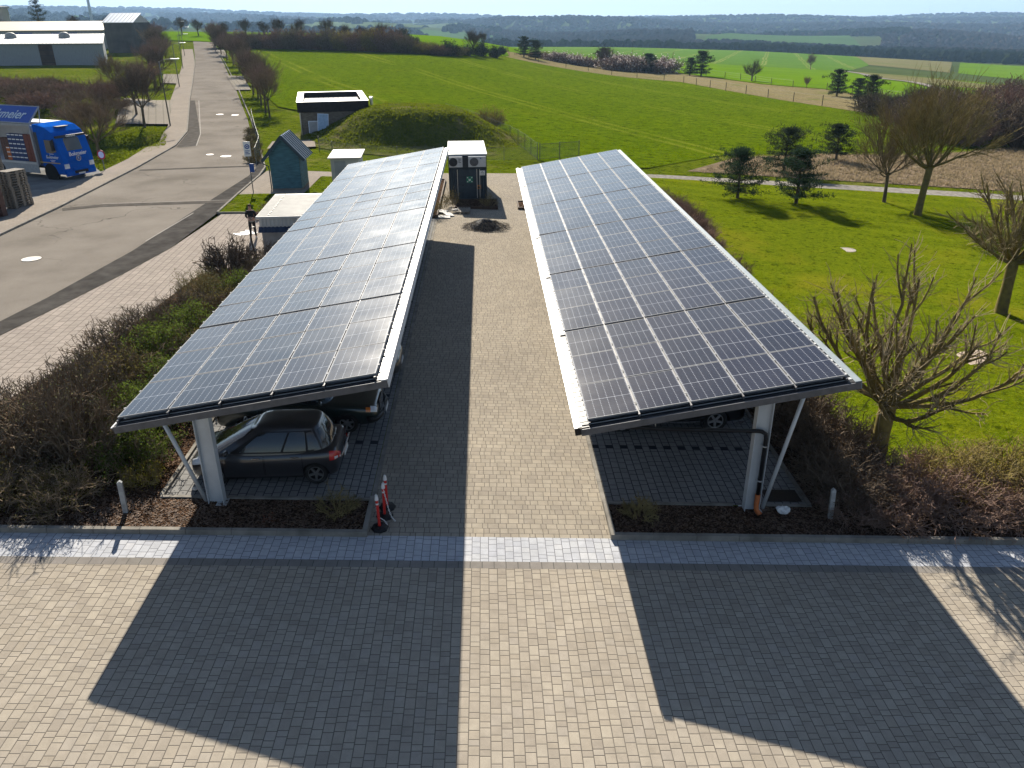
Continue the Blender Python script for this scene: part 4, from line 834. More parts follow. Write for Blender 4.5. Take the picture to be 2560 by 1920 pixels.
# --- navy plant container with two air units
def container():
    r=thing('plant_container','navy steel plant container with two air units under its white roof edge','container',(3.85,36.75,ZH(5.,37)),math.radians(2)); r.scale=(.82,1.,.78)
    w,d,h=2.98,5.9,3.72; m=MB(); m.b2((0,.04,.0),(w,d,h-.12)); m.build('body',M_navy,r)
    for sd in (-1,1):
        m=MB(); rows=[]
        n=60
        for z in (.1,2.58): rows.append([(.06+(w-.12)*i/n,.03-.035*(1 if (i//2)%2 and not(13<i<45) else 0),z) for i in range(n+1)])
        if sd<0: m.grid(rows); m.build('ribbed_front',M_navy,r)
    m=MB()
    for x in (0,w-.07): m.b2((x,-.02,0),(x+.07,.05,h-.12))
    m.b2((0,-.03,2.58),(w,.05,2.68)); m.b2((.02,-.02,0),(w-.02,.05,.1)); m.build('post',M_navy,r)
    m=MB(); m.b2((.72,-.045,.12),(2.3,.0,2.5)); dr=m.build('door',M_navy,r)
    for x in (.68,2.2,2.42): m=MB(); m.tube([(x,-.06,.15),(x,-.06,2.5)],.018,6); m.build('locking_bar',M_zinc,dr)
    m=MB(); m.b2((1.05,-.08,1.15),(1.13,-.045,1.3)); m.build('handle',M_black,dr)
    m=MB(); 
    for lo,hi in (((-.04,-.04,h-.12),(w+.04,.1,h)),((-.04,d-.1,h-.12),(w+.04,d+.04,h)),((-.04,.1,h-.12),(.1,d-.1,h)),((w-.1,.1,h-.12),(w+.04,d-.1,h))): m.b2(lo,hi)
    m.build('roof_frame',M_wht,r); m=MB(); n=56; m.grid([[(.1+(w-.2)*i/6,.1+(d-.2)*j/n,h-.05+.03*((j//2)%2)) for i in range(7)] for j in range(n+1)]); m.build('roof_sheet',M_roofg,r)
    for x0,x1,cx,g in ((.06,1.1,.36,M_dgrey),(1.55,2.92,1.98,P('grey_fan_guard',(.11,.11,.115),.5))):
        m=MB(); m.b2((x0,-.30,2.72),(x1,.035,3.56)); u=m.build('air_unit',M_acw,r,bevel=.03)
        m=MB(); m.lathe([(.02,-.33),(.30,-.33),(.33,-.31),(.33,-.29)],28,M=Matrix.Translation((cx+.02,0,3.12))@Matrix.Rotation(-PI/2,4,'X')@Matrix.Scale(-1,4,(0,0,1))@Matrix.Translation((0,0,0))) ; m.v=[(a,-.30-abs(b+.30)*0-.02,c) if False else (a,b,c) for a,b,c in m.v]
        m=MB(); 
        M=Matrix.Translation((cx+.02,-.302,3.13))@Matrix.Rotation(PI/2,4,'X')
        m.lathe([(.01,.012),(.08,.03),(.09,.012),(.29,.012),(.32,.03),(.34,.0)],28,M=M)
        for k in range(12): a=k*PI/6; m.box((0,0,0),(.001,.001,.001)) if False else m.tube([M@V((.05*math.cos(a),.05*math.sin(a),.03)),M@V((.32*math.cos(a),.32*math.sin(a),.03))],.006,4)
        m.build('fan',g,u)
        if x0<1:
            m=MB()
            for k in range(4): m.b2((.78,-.305,3.1+k*.09),(.98 if k!=1 else .9,-.3,3.125+k*.09+.02))
            m.build('marking',M_dgrey,u)
        else:
            m=MB(); m.b2((2.45,-.306,3.36),(2.56,-.3,3.45)); m.build('badge',M_signb,u)
    m=MB(); m.b2((1.14,-.2,2.72),(1.5,.0,3.5)); m.build('cable_box',M_dgrey,r)
    # plates: assembly point, small notice, orange warning
    m=MB(); m.b2((1.38,-.075,1.42),(1.88,-.05,1.92)); s=m.build('assembly_sign',M_green,r)
    m=MB(); M=Matrix.Translation((1.63,-.078,1.67)); y0=-.002
    def pic(pts): m.add([M@V((a,y0,b)) for a,b in pts],[tuple(range(len(pts)))])
    for sx in (-1,1):
        for sz in (-1,1):
            pic([(sx*.21,sz*.21),(sx*.21,sz*.11),(sx*.175,sz*.145),(sx*.13,sz*.10),(sx*.10,sz*.13),(sx*.145,sz*.175),(sx*.11,sz*.21)])
    for x,z,k in ((-.06,.0,.8),(.06,.0,.8),(0,-.03,1.)):
        pic([(x+.026*k*math.cos(a*PI/5),z+.065*k+.026*k*math.sin(a*PI/5)) for a in range(10)]); pic([(x-.032*k,z+.035*k),(x+.032*k,z+.035*k),(x+.045*k,z-.09*k),(x-.045*k,z-.09*k)])
    m.build('pictogram',M_sign,s)
    m=MB(); m.b2((2.43,-.07,2.0),(2.84,-.05,2.38)); s=m.build('notice',M_sign,r); m=MB()
    m.prism([(2.5,2.2),(2.56,2.27),(2.63,2.31),(2.70,2.27),(2.77,2.2),(2.70,2.22),(2.63,2.25),(2.56,2.22)],-.074,-.071); 
    for k in range(3): m.b2((2.5+k*.1,-.073,2.08),(2.56+k*.1,-.07,2.13))
    m.build('print',M_dgrey,s)
    m=MB(); m.b2((2.18,-.07,.9),(2.5,-.05,1.22)); s=m.build('warning_plate',P('orange_plate',(.30,.12,.02),.5),r); m=MB(); m.prism([(2.23,.96),(2.45,.96),(2.34,1.17)],-.073,-.07); m.build('warning_triangle',M_black,s)
container()
# --- bits in front of the container
def planter(label,x0,y0,x1,y1,h=.16):
    t=thing('planter_bed',label,'planter',((x0+x1)/2,(y0+y1)/2,ZH((x0+x1)/2,(y0+y1)/2))); a,b=(x1-x0)/2,(y1-y0)/2; m=MB()
    for lo,hi in (((-a,-b,-.05),(a,-b+.08,h)),((-a,b-.08,-.05),(a,b,h)),((-a,-b+.08,-.05),(-a+.08,b-.08,h)),((a-.08,-b+.08,-.05),(a,b-.08,h))): m.b2(lo,hi)
    m.build('edging',M_timber,t); m=MB(); m.quad((-a+.08,-b+.08,h*.6),(a-.08,-b+.08,h*.6),(a-.08,b-.08,h*.6),(-a+.08,b-.08,h*.6)); m.build('soil',M_mulch,t)
planter('raised bed with dark timber edging along the front of the navy container',4.25,34.1,6.95,36.4)
planter('raised bed with dark edging under the far end of the left carport',2.6,31.35,3.35,43)
planter('small raised bed under the far end of the right carport gutter',8.2,34.35,9.3,36.4)
def pile():
    t=thing('gravel_heap','dark gravel heap with loose wire-like brush on the courtyard before the container','heap',(6.1,29.35,ZH(6.1,29.3)))
    m=MB(); n=36; k=16; rows=[]
    for i in range(k+1):
        r=i/k; row=[]
        for j in range(n):
            a=2*PI*j/n; x=.85*r*math.cos(a)*1.05; y=.8*r*math.sin(a); h=.52*max(0,1-r**1.4)*(1+.25*math.sin(3*a+1)*r)
            h+=noise.noise((x*3,y*3,2))*.10*(1-r)+noise.noise((x*12,y*12,5))*.03; row.append((x,y,max(-.03,h) if i<k else -.04))
        rows.append(row+[row[0]])
    m.grid(rows); m.build('gravel',P('dark_chippings',(.03,.031,.035),.85,var=.4,scale=20,bump=.8,bscale=50),t,smooth=False)
    m=MB(); R=random.Random(3)
    for i in range(420):
        a=R.uniform(0,2*PI); r=R.uniform(.35,1.0)*(1.25 if abs(math.cos(a))>.6 else 1); x,y=r*math.cos(a),r*math.sin(a)*.8; b=a+R.gauss(0,.9); l=R.uniform(.2,.55); h=.5*max(0,1-r**1.2)+.02
        m.tube([(x,y,h+R.uniform(0,.12)),(x+l*.5*math.cos(b),y+l*.5*math.sin(b),h*.8+R.uniform(.02,.14)),(x+l*math.cos(b),y+l*math.sin(b),max(.01,h*.4+R.uniform(-.05,.04)))],.008,3,False)
    m.build('brush',P('dry_dark_twigs',(.12,.105,.09),.9,var=.3,scale=4),t,fixn=False)['kind']='stuff'
pile()
R_=random.Random(5)
for i,(x,y,w,d,rz,h) in enumerate([(3.72,31.5,.7,.5,.1,.05),(3.95,32.1,.5,.7,.4,.1),(3.6,32.7,.55,.5,-.2,.16),(4.3,33.0,.35,.3,.5,.3)]):
    t=thing('insulation_board',f"white broken board, {ORD[i]} from the front in the litter left of the gravel heap",'board',(x,y,ZH(x,y)+.02+h*.5),rz,'loose white boards'); m=MB(); M=Matrix.Rotation(R_.uniform(-.15,.15),4,'X')@Matrix.Rotation(R_.uniform(-.15,.15),4,'Y'); m.b2((-w/2,-d/2,-.02),(w/2,d/2,.03),M); m.build('board',M_wallw,t)
def mk_pallet(lab,loc,rz,g):
    t=thing('pallet',lab,'pallet',loc,rz,g); m=MB()
    for i,w in enumerate((.145,.1,.145,.1,.145)): y=-.4+(.145/2,.235,.4,.565,.8-.0725)[i]; m.b2((-.6,y-w/2,.122),(.6,y+w/2,.144))
    m.build('deck',M_wood,t); m=MB()
    for x in (-.5275,0,.5275): m.b2((x-.0725,-.4,.1),(x+.0725,.4,.122))
    for x in (-.5275,0,.5275):
        for y in (-.33,0,.33): m.b2((x-.0725,y-.07 if y>-.3 else -.4,.022),(x+.0725,y+.07 if y<.3 else .4,.1))
    m.build('block',M_wood,t); m=MB()
    for y in (-.35,0,.35): m.b2((-.6,y-.05,0),(.6,y+.05,.022))
    m.build('runner',M_wood,t); return t
pal=mk_pallet('wooden pallet lying beside the white boards before the container bed','',0,None) if False else None
p0=mk_pallet('grey wooden pallet lying flat between the white boards and the navy container',(4.82,33.2,ZH(4.8,33.2)),math.radians(88),None)
# --- pallet stacks by the road on the left
n=0
for s,(x,y,cnt,rz,nm) in enumerate([(-21.75,33.45,15,-.42,'right-hand stack by the road'),(-22.55,31.9,15,-.42,'middle stack by the road'),(-23.3,34.0,20,-.38,'tall rear stack by the road')]):
    for i in range(cnt):
        w='bottom' if i==0 else 'topmost' if i==cnt-1 else ORD[i]
        dup(p0,(x+rnd.uniform(-.03,.03),y+rnd.uniform(-.03,.03),ZH(x,y)+.03+i*.1445),rz+PI/2+rnd.uniform(-.03,.03),None,f"weathered pallet, {w} from the ground in the {nm}" if 0<i<cnt-1 else f"weathered pallet, {w} of the {nm}",'stacked pallets')
# --- bottle crates
def mk_crate(mat,band):
    t=thing('bottle_crate','x','crate'); m=MB(); a,b,h=.2,.15,.3
    for lo,hi in (((-a,-b,0),(a,-b+.012,h)),((-a,b-.012,0),(a,b,h)),((-a,-b+.012,0),(-a+.012,b-.012,h)),((a-.012,-b+.012,0),(a,b-.012,h)),((-a+.012,-b+.012,0),(a-.012,b-.012,.015))): m.b2(lo,hi)
    m.build('shell',mat,t); 
    m=MB()
    for i in range(5):
        for j in range(4): m.lathe([(.032,.02),(.032,.19),(.014,.25),(.014,.29)],6,(-.15+i*.075,-.105+j*.07,0))
    m.build('bottle',P('brown_bottle_glass',(.05,.02,.008),.2),t)['kind']='stuff'
    if band:
        m=MB(); m.b2((-.17,-b-.004,.20),(.17,-b-.001,.27)); m.b2((a+.001,-.11,.20),(a+.004,.11,.27)); m.build('label',M_sign,t)
    return t
C_blue=P('blue_crate_plastic',(.012,.035,.12),.5,var=.1); C_red=P('red_brown_crate_plastic',(.14,.035,.022),.5,var=.15); C_or=P('orange_crate_plastic',(.40,.10,.015),.5,var=.1); C_br=P('brown_crate_plastic',(.09,.045,.035),.6,var=.2)
cb,cr,co,cn=mk_crate(C_blue,True),mk_crate(C_red,False),mk_crate(C_or,True),mk_crate(C_br,False)
used=set()
def crate(proto,loc,rz,label,g):
    if proto.name not in used: used.add(proto.name); proto.location=loc; proto.rotation_euler=(0,0,rz); proto['label']=label; proto['group']=g; return proto
    return dup(proto,loc,rz,None,label,g)
for i in range(3):
    for j in range(7):
        x=-21.45-i*.13+.05; y=30.9-i*.62; crate(cn,(x,y,ZH(x,y)+.05+j*.3),PI/2-.1,f"brown bottle crate, {ORD[j]} up in the {['right','middle','left'][i]} column beside the pallet stacks",'brown crates by the road')
# --- delivery lorry
M_lblue=paint('lorry_blue_paint',(.008,.095,.44),.7,.0,0.,.0); M_lblue2=P('lorry_tarpaulin_blue',(.012,.075,.36),.5,var=.05); M_lgrey=P('lorry_grey_panel',(.30,.31,.32),.5,var=.06)
def lorry():
    r=thing('delivery_lorry','blue beverage delivery lorry with white lettering, its side wall folded up over stacked crates','lorry',G(-22.36,42.93),math.radians(-25.5))
    # cab
    pr=[(-.02,.42),(-.0,1.0),(-.05,1.55),(-.12,1.92),(-.36,2.82),(-.62,3.22),(-1.15,3.55),(-1.95,3.72),(-2.3,3.72),(-2.3,.95),(-1.95,.95),(-1.9,.6),(-.75,.6),(-.72,.42)]
    m=MB(); m.prism(pr,-1.24,1.24); m.build('cab',M_lblue,r,bevel=.07); 
    # windscreen, side windows, visor
    def fr(z): # the front outline's depth at a height
        for (a,b),(c,d) in zip(pr,pr[1:6]):
            if b<=z<=d: return a+(c-a)*(z-b)/(d-b)
    m=MB(); n=8; m.grid([[(fr(z)+.012-.10*(abs(y)/1.12)**4,y,z) for y in [-1.12+2.24*j/n for j in range(n+1)]] for z in [1.95+.9*i/6 for i in range(7)]]); ws=m.build('windscreen',M_glass,r,smooth=True)
    m=MB(); m.b2((-.44,-1.17,2.84),(-.27,1.17,2.99),Matrix.Translation((0,0,0))); m.build('sun_visor',M_dgrey,r,bevel=.03)
    for s in (-1,1):
        m=MB(); m.prism([(-.42,1.95),(-.60,2.72),(-1.42,2.72),(-1.42,1.85),(-.8,1.85)],s*1.245,s*1.252); m.build('side_window',M_glass,r)
        m=MB(); m.prism([(-.36,.98),(-.30,1.5),(-.55,2.8),(-1.5,2.8),(-1.5,.98)],s*1.2405,s*1.2435); d=m.build('door',M_lblue,r); m=MB(); m.b2((-1.42,s*1.25-.015,1.6),(-1.2,s*1.25+.015,1.66)); m.build('handle',M_black,d)
        m=MB(); m.b2((-2.28,s*1.244-.004,1.16),(-.3,s*1.244+.004,1.22)); m.build('yellow_stripe',P('yellow_stripe_paint',(.5,.34,.04),.5),r)
        m=MB(); m.b2((-.52,s*1.42-.1,2.05),(-.38,s*1.42+.1,2.75)); m.tube([(-.5,s*1.2,2.8),(-.45,s*1.42,2.76)],.025,6); m.build('wing_mirror',M_black,r,bevel=.02)
        m=MB(); m.prism([(.03,.82),(.035,1.08),(.0,1.14),(-.3,1.0),(-.3,.86)],s*.82,s*1.2); m.build('headlight',M_lamp,r,bevel=.02)
        m=MB(); m.b2((-2.29,s*1.235-.012,1.0),(-2.0,s*1.235+.012,3.2)); m.build('rear_side_panel',M_dgrey,r)
    m=MB()
    for k in range(4): m.b2((-.04,-.78,1.05+k*.13),(.045-.012*k,.78,1.13+k*.13))
    m.build('grille',M_lblue,r,bevel=.015)
    m=MB(); M=Matrix.Translation((.05,0,1.42))@Matrix.Rotation(PI/2,4,'Y')
    m.lathe([(.15,-.012),(.185,-.012),(.185,.02),(.15,.02),(.15,-.012)],28,M=M)
    for k in range(3):
        a=PI+2*PI*k/3; tip=V((.165*math.cos(a),.165*math.sin(a),.01)); q=.03; l=V((q*math.cos(a+PI/3),q*math.sin(a+PI/3),.01)); rr=V((q*math.cos(a-PI/3),q*math.sin(a-PI/3),.01)); m.add([M@V((0,0,.03)),M@l,M@tip,M@rr],[(0,1,2),(0,2,3)])
    m.build('emblem',M_chrome,r)
    m=MB(); m.b2((-.06,-1.2,.30),(.08,1.2,.62)); m.b2((-.05,-.62,.62),(.06,.62,.8)); m.build('bumper',M_lblue,r,bevel=.04); m=MB(); m.b2((.07,-.55,.42),(.09,.55,.62)); m.build('lower_grille',M_black,r)
    m=MB(); m.b2((.09,-.27,.36),(.1,.27,.47)); m.build('number_plate',M_plate,r)
    m=MB(); m.b2((-1.2,-.5,3.6),(-.75,.4,3.66),Matrix.Translation((0,0,-.12))@Matrix.Rotation(.0,4,'Y')); m.build('roof_hatch',M_black,r,bevel=.02)
    F=Matrix(((0,0,1,0),(1,0,0,0),(0,1,0,0),(0,0,0,1)))   # lettering that faces forward
    B_=Matrix(((1,0,0,0),(0,0,-1,0),(0,1,0,0),(0,0,0,1)))  # lettering that faces the near side
    text('Bokmeier',.36,'lettering',M_sign,r,Matrix.Translation((-.012,.05,1.73))@Matrix.Rotation(-.12,4,'Y')@F,.004,shear=.15,bold=.006)
    text('Getränke',.2,'lettering',M_sign,r,Matrix.Translation((-.262,0,2.915))@F,.004,bold=.004)
    text('Bokmeier',.3,'lettering',M_sign,r,Matrix.Translation((-.95,-1.258,1.58))@B_,.004,shear=.15,bold=.004)
    text('Getränke',.12,'lettering',M_sign,r,Matrix.Translation((-.95,-1.258,1.80))@B_,.003); 
    m=MB()
    for k,wd in enumerate((.5,.34)): m.b2((-.95-wd/2,-1.262,1.36-k*.09),(-.95+wd/2,-1.258,1.39-k*.09))
    m.build('small_print',M_sign,r)
    # wheels
    for x in (-1.38,-6.6,-7.9):
        for s in (-1,1):
            M=Matrix.Translation((x,s*1.08,.5))@Matrix.Rotation(-s*PI/2,4,'X'); m=MB(); m.lathe([(.3,-.14),(.46,-.15),(.5,-.1),(.5,.1),(.46,.15),(.3,.15),(.29,.0),(.3,-.14)],28,M=M); w=m.build('wheel',M_tyre,r,smooth=True)
            m=MB(); m.lathe([(.3,.14),(.27,.15),(.25,.06),(.16,.02),(.15,.1),(.01,.11)],20,M=M); m.build('rim',M_rim,w)
    m=MB(); m.tube([(-1.38,-1.255,.5),(-1.38,-1.2,.5)],.64,28); m.build('wheel_arch',M_well,r)
    m=MB(); m.b2((-9.6,-.45,.6),(-2.0,.45,.95)); m.build('chassis',M_dgrey,r)
    # body: floor, head board, far wall, roof, white frame; near side open
    m=MB(); m.b2((-9.6,-1.25,.98),(-2.55,1.25,1.12)); m.b2((-2.62,-1.25,1.12),(-2.5,1.25,3.62)); m.b2((-9.6,1.2,1.12),(-2.62,1.25,3.62)); m.b2((-9.6,-1.2,1.12),(-9.5,1.2,3.62)); m.build('box_body',M_wallw,r)
    m=MB(); m.b2((-9.62,-.1,3.62),(-2.48,1.27,3.7)); m.build('roof',M_wht,r)
    m=MB(); m.b2((-9.62,-1.27,3.56),(-2.48,-1.17,3.7)); m.b2((-2.62,-1.28,.9),(-2.48,-1.2,3.56)); m.b2((-9.62,-1.28,.9),(-9.48,-1.2,3.56)); m.build('frame',M_lgrey,r)
    m=MB(); m.b2((-9.4,-1.22,.38),(-2.6,-1.18,1.0)); m.build('side_skirt',M_lgrey,r)
    M=Matrix.Translation((-2.5,-1.22,3.72))@Matrix.Rotation(math.radians(44),4,'X'); m=MB(); m.b2((-7.1,.04,-.03),(-.03,1.48,.03),M); f=m.build('side_flap',M_lblue2,r)
    m=MB()
    for lo,hi in (((-7.12,0,-.035),(0,.07,.04)),((-7.12,1.43,-.035),(0,1.5,.04)),((-.07,.07,-.035),(0,1.43,.04)),((-7.12,.07,-.035),(-7.05,1.43,.04))): m.b2(lo,hi,M)
    m.build('flap_frame',M_lgrey,f)
    text('Bokmeier',1.05,'lettering',P('faded_white_lettering',(.5,.58,.66),.6),f,M@Matrix.Translation((-.85,.70,.045)),.004,align='RIGHT',shear=.2,bold=.015)
    a=M@V((-.03,1.4,-.03)); m=MB(); m.tube([(-2.45,-.45,3.62),tuple(a)],.03,6); m.build('flap_strut',M_lgrey,r)
    return r
L=lorry(); bpy.context.view_layer.update(); LW=Matrix.Translation(L.location)@Matrix.Rotation(math.radians(-25.5),4,'Z')
# load of the lorry
k=0
for c in range(8):
    for row in range(6):
        x=-2.95-c*.42; z=1.14+row*.305; proto=cr if c<2 else cb if c<6 else co if c==6 and row<3 else cn
        col='red-brown' if c<2 else 'blue white-banded' if c<6 else 'orange' if c==6 and row<3 else 'brown'
        if row==5 and c>5: continue
        p=LW@V((x,-.98,z)); crate(proto,tuple(p),math.radians(-25.5),f"{col} bottle crate on the lorry, {ORD[row]} layer up, {ORD[c]} column from the cab",'crates on the lorry')
# --- warehouses in the far left
M_wcl=P('blue_grey_cladding',(.27,.285,.31),.6,.1,var=.08,scale=1.2,stretch=(8,1,1)); M_wroof=P('white_metal_roof',(.42,.41,.40),.45,.2,var=.05,scale=.6,stretch=(8,1,1)); M_beiger=P('beige_metal_roof',(.36,.305,.215),.55,.1,var=.06,scale=.6,stretch=(8,1,1)); M_rust=P('rusty_opening',(.07,.045,.03),.9,var=.3,scale=.8)
def warehouse():
    r=thing('warehouse','white-roofed warehouse with three skylight domes and blue-grey cladding','building',(-76.4,174.6,ZH(-80,174)-.3),math.radians(0)); w,d,h=46,17,4.6
    m=MB(); m.b2((-w,0,-1),(0,d,h)); m.build('wall',M_wcl,r); m=MB(); m.prism([(0,h),(d,h),(d,h+1.55)],-w,0,'yz'); m.build('gable',M_wcl,r)
    sl=math.atan2(1.55,d); M=Matrix.Translation((0,0,h))@Matrix.Rotation(sl,4,'X'); m=MB(); m.b2((-w-.3,-.4,0),(.4,d/math.cos(sl)+.3,.15),M); rf=m.build('roof',M_wroof,r)
    q=MB()
    for i in range(60): q.b2((-w+i*.78,-.38,.15),(-w+i*.78+.08,d+.2,.2),M)
    q.build('roof_rib',M_wroof,rf)
    for x in (-8.5,-20.5,-32.5):
        q=MB(); q.lathe([(1.35,0),(1.3,.5),(1.0,.9),(.5,1.1),(.02,1.15)],10,M=M@Matrix.Translation((x,10.5,.15))@Matrix.Scale(.8,4,(0,1,0))); q.build('skylight_dome',P('grey_dome',(.3,.3,.28),.6),rf,smooth=True)
    for x in (-12.3,-34.3):
        m=MB(); m.b2((x-1.5,-.03,-.5),(x+1.5,0.,h-.1)); d_=m.build('door',M_rust,r)
        m=MB()
        for z in (.8,2.2,3.3): m.b2((x-1.5,-.05,z),(x+1.5,-.03,z+.12))
        m.build('door_rail',M_black,d_)
    m=MB(); m.b2((-w,-.06,-1),(0,-.0,-.0)); m.build('plinth',P('dark_green_base',(.02,.035,.03),.9),r)
    for o in r.children_recursive:
        for v in o.data.vertices: v.co.x-=.40*max(0,v.co.y)
warehouse()
def shedhall():
    r=thing('storage_hall','long beige-roofed hall behind the white-roofed warehouse','building',(-97.5,225,ZH(-100,225)-1)); w,d,h=60,16,3.9
    h=8.07-r.location[2]; m=MB(); m.b2((-w,0,-1),(0,d,h)); m.build('wall',M_wallg,r); sl=math.atan2(2.15,15); M=Matrix.Translation((0,0,h))@Matrix.Rotation(sl,4,'X'); m=MB(); m.b2((-w,-.4,0),(.3,15.3,.15),M); m.build('roof',M_beiger,r)
    for i in range(3): 
        m=MB(); m.b2((-14-i*12,-.05,h-1.5),(-7-i*12,0,h-.5)); m.build('window',M_signb,r)
shedhall()
def hall3():
    r=thing('tall_hall','tall dark hall with a bright metal roof at the right end of the beige roof','building',(-91.8,213,ZH(-90,213)-.5)); h=10.0-r.location[2]
    m=MB(); m.b2((0,0,-1),(7.4,12,h)); m.build('wall',P('dark_grey_wall',(.09,.09,.09),.85,var=.15,scale=.5),r); sl=math.atan2(2.05,6); M=Matrix.Translation((0,0,h))@Matrix.Rotation(sl,4,'X'); m=MB(); m.b2((-.3,-.3,0),(7.8,6.6,.15),M); rf=m.build('roof',P('blue_white_metal_roof',(.5,.55,.62),.4,.3),r)
    q=MB()
    for i in range(8): q.b2((i*1.0,-.28,.15),(i*1.0+.1,6.5,.22),M)
    q.build('roof_rib',M_wht,rf); m=MB(); m.prism([(0,h),(12,h),(6,h+2.0)],0,7.4,'yz'); m.build('gable',M_wallw,r)
hall3()
t=thing('silo','pale concrete silo with a flat cap at the far left behind the beige roof','silo',(-142.5,260,ZH(-142,260)-1)); hz=14.6-t.location[2]
m=MB(); m.lathe([(2.2,0),(2.2,hz-.6)],20); m.build('drum',P('silo_concrete',(.33,.32,.30),.8,var=.15,scale=.4),t); m=MB(); m.lathe([(2.2,hz-.6),(2.7,hz-.55),(2.7,hz),(.02,hz+.2)],20); m.tube([(-1,0,hz),(-1,0,hz+2)],.3,8); m.build('cap',M_wallg,t)
# --- wind turbines
def turbine(label,x,y,tip,hubh,rot,br,g=None,base=None):
    z0=base if base is not None else ZH(x,y); t=thing('wind_turbine',label,'wind turbine',(x,y,z0),math.atan2(-(x-6),y+15)+.3,g)
    m=MB(); m.tube([(0,0,-20),(0,0,hubh*.5),(0,0,hubh)],[br,br*.8,br*.55],14); m.build('tower',M_turb,t,smooth=True)
    m=MB(); m.b2((-br*.7,-br*2.2,hubh-br*.6),(br*.7,br*2.6,hubh+br*.8)); m.build('nacelle',M_turb,t,bevel=br*.2)
    for k in range(3):
        a=rot+2*PI*k/3; m=MB(); c,s=math.cos(a),math.sin(a); L=tip
        pts=[]; 
        for f,w in ((0,.35),(.12,.8),(.3,.75),(.7,.4),(1,.08)): pts.append((f,w))
        vs=[]
        for f,w in pts:
            for dx,dy in ((-.35,-.12),(.65,-.12),(.65,.12),(-.35,.12)): 
                px,pz=dx*w*br*.9,f*L; vs.append((px*c+pz*s,-br*2.4+dy*w*br,hubh-px*s+pz*c))
        m.add(vs,[(i*4+j,i*4+(j+1)%4,i*4+4+(j+1)%4,i*4+4+j) for i in range(4) for j in range(4)]+[(16,17,18,19)]); m.build('blade',M_turb,t)
M_turb=P('turbine_grey_white',(.42,.44,.47),.5,var=.03,scale=.05)
turbine('wind turbine tower rising out of the picture behind the halls on the left',-574,1300,52,105,PI+.05,2.3)
D=9000/4500.
for lb,x,z,r,hub in (('lone wind turbine above the dark wooded hill in the middle of the skyline',377,-18,.3,76),('tallest wind turbine on the right skyline, left of the other three',2351,-18,.25,118),('second wind turbine from the left on the right skyline',2543,-20,.9,98),('third wind turbine from the left on the right skyline',2683.5,-22,1.5,98),('rightmost wind turbine on the skyline',2794.4,-24,.6,90)):
    turbine(lb,6.2+(x-6.2)*D,-15+(4515)*D,52,hub*1.0,r,5.2,None if x<400 else 'turbines on the right skyline',10.53+(z-10.53)*D)
# --- street lamps
def lamp():
    t=thing('street_lamp','nearest street lamp, its arm reaching over the footpath','street lamp',G(-26.8,72.9),0,'lamps along the footpath'); m=MB(); m.tube([(0,0,-.2),(0,0,3),(0,0,6.35)],[.075,.065,.045],10); m.build('pole',M_pole,t,smooth=True)
    m=MB(); m.tube([(0,0,6.3),(.5,.1,6.5),(1.25,.3,6.55)],.035,8); m.build('arm',M_pole,t); m=MB(); m.b2((1.1,.12,6.5),(1.95,.42,6.6)); h=m.build('lamp_head',M_zinc,t,bevel=.03); m=MB(); m.b2((1.2,.17,6.475),(1.85,.37,6.5)); m.build('lens',M_sign,h); return t
l0=lamp()
for i,(x,y) in enumerate([(-42.75,122.3),(-55.6,162.2),(-67.8,199.9),(-79.5,232)]): dup(l0,G(x,y),0,None,f"{ORD[i+1]} street lamp from the camera along the footpath",'lamps along the footpath')
# --- signs
t=thing('road_sign','round no-entry-for-vehicles sign, white with red ring, before the lorry','road sign',G(-22.0,45.75),math.radians(-14)); m=MB(); m.tube([(0,0,-.2),(0,0,1.45)],.035,8); m.build('post',M_pole,t)
M=Matrix.Translation((0,-.05,1.2))@Matrix.Rotation(PI/2,4,'X'); m=MB(); m.lathe([(.01,.0),(.24,.0)],28,M=M); pl=m.build('disc',M_sign,t); m=MB(); m.lathe([(.235,.004),(.335,.004),(.335,-.015),(.01,-.015)],28,M=M); m.build('ring',M_signr,pl)
t=thing('bus_stop_sign','white bus stop sign with a blue ring on a leaning pole and timetable box','sign',G(-8.78,36.9),math.radians(12)); m=MB(); m.tube([(0,0,-.2),(0,0,3.2)],.03,8); m.build('pole',M_pole,t)
m=MB(); m.b2((-.22,-.05,2.3),(.2,-.03,3.2)); s=m.build('panel',M_sign,t); m=MB(); M=Matrix.Translation((.0,-.055,2.9))@Matrix.Rotation(PI/2,4,'X'); m.lathe([(.09,0),(.15,0)],24,M=M); 
for k in range(3): m.b2((-.15,-.056,2.62-k*.09),(.13 if k!=1 else .05,-.052,2.66-k*.09))
m.b2((-.05,-.057,2.86),(.05,-.053,2.94)); m.build('print',M_signb,s); m=MB(); m.b2((-.02,-.07,1.32),(.26,-.03,1.85)); m.build('timetable_box',M_signb,t)
t=thing('notice_post','short post with a small grey board beside the far end of the right carport','sign',G(8.66,36.7)); m=MB(); m.tube([(0,0,-.1),(0,0,1.15)],.025,8); m.build('post',M_pole,t); m=MB(); m.b2((-.28,-.04,.95),(.02,-.02,1.35)); m.build('board',M_wallg,t)
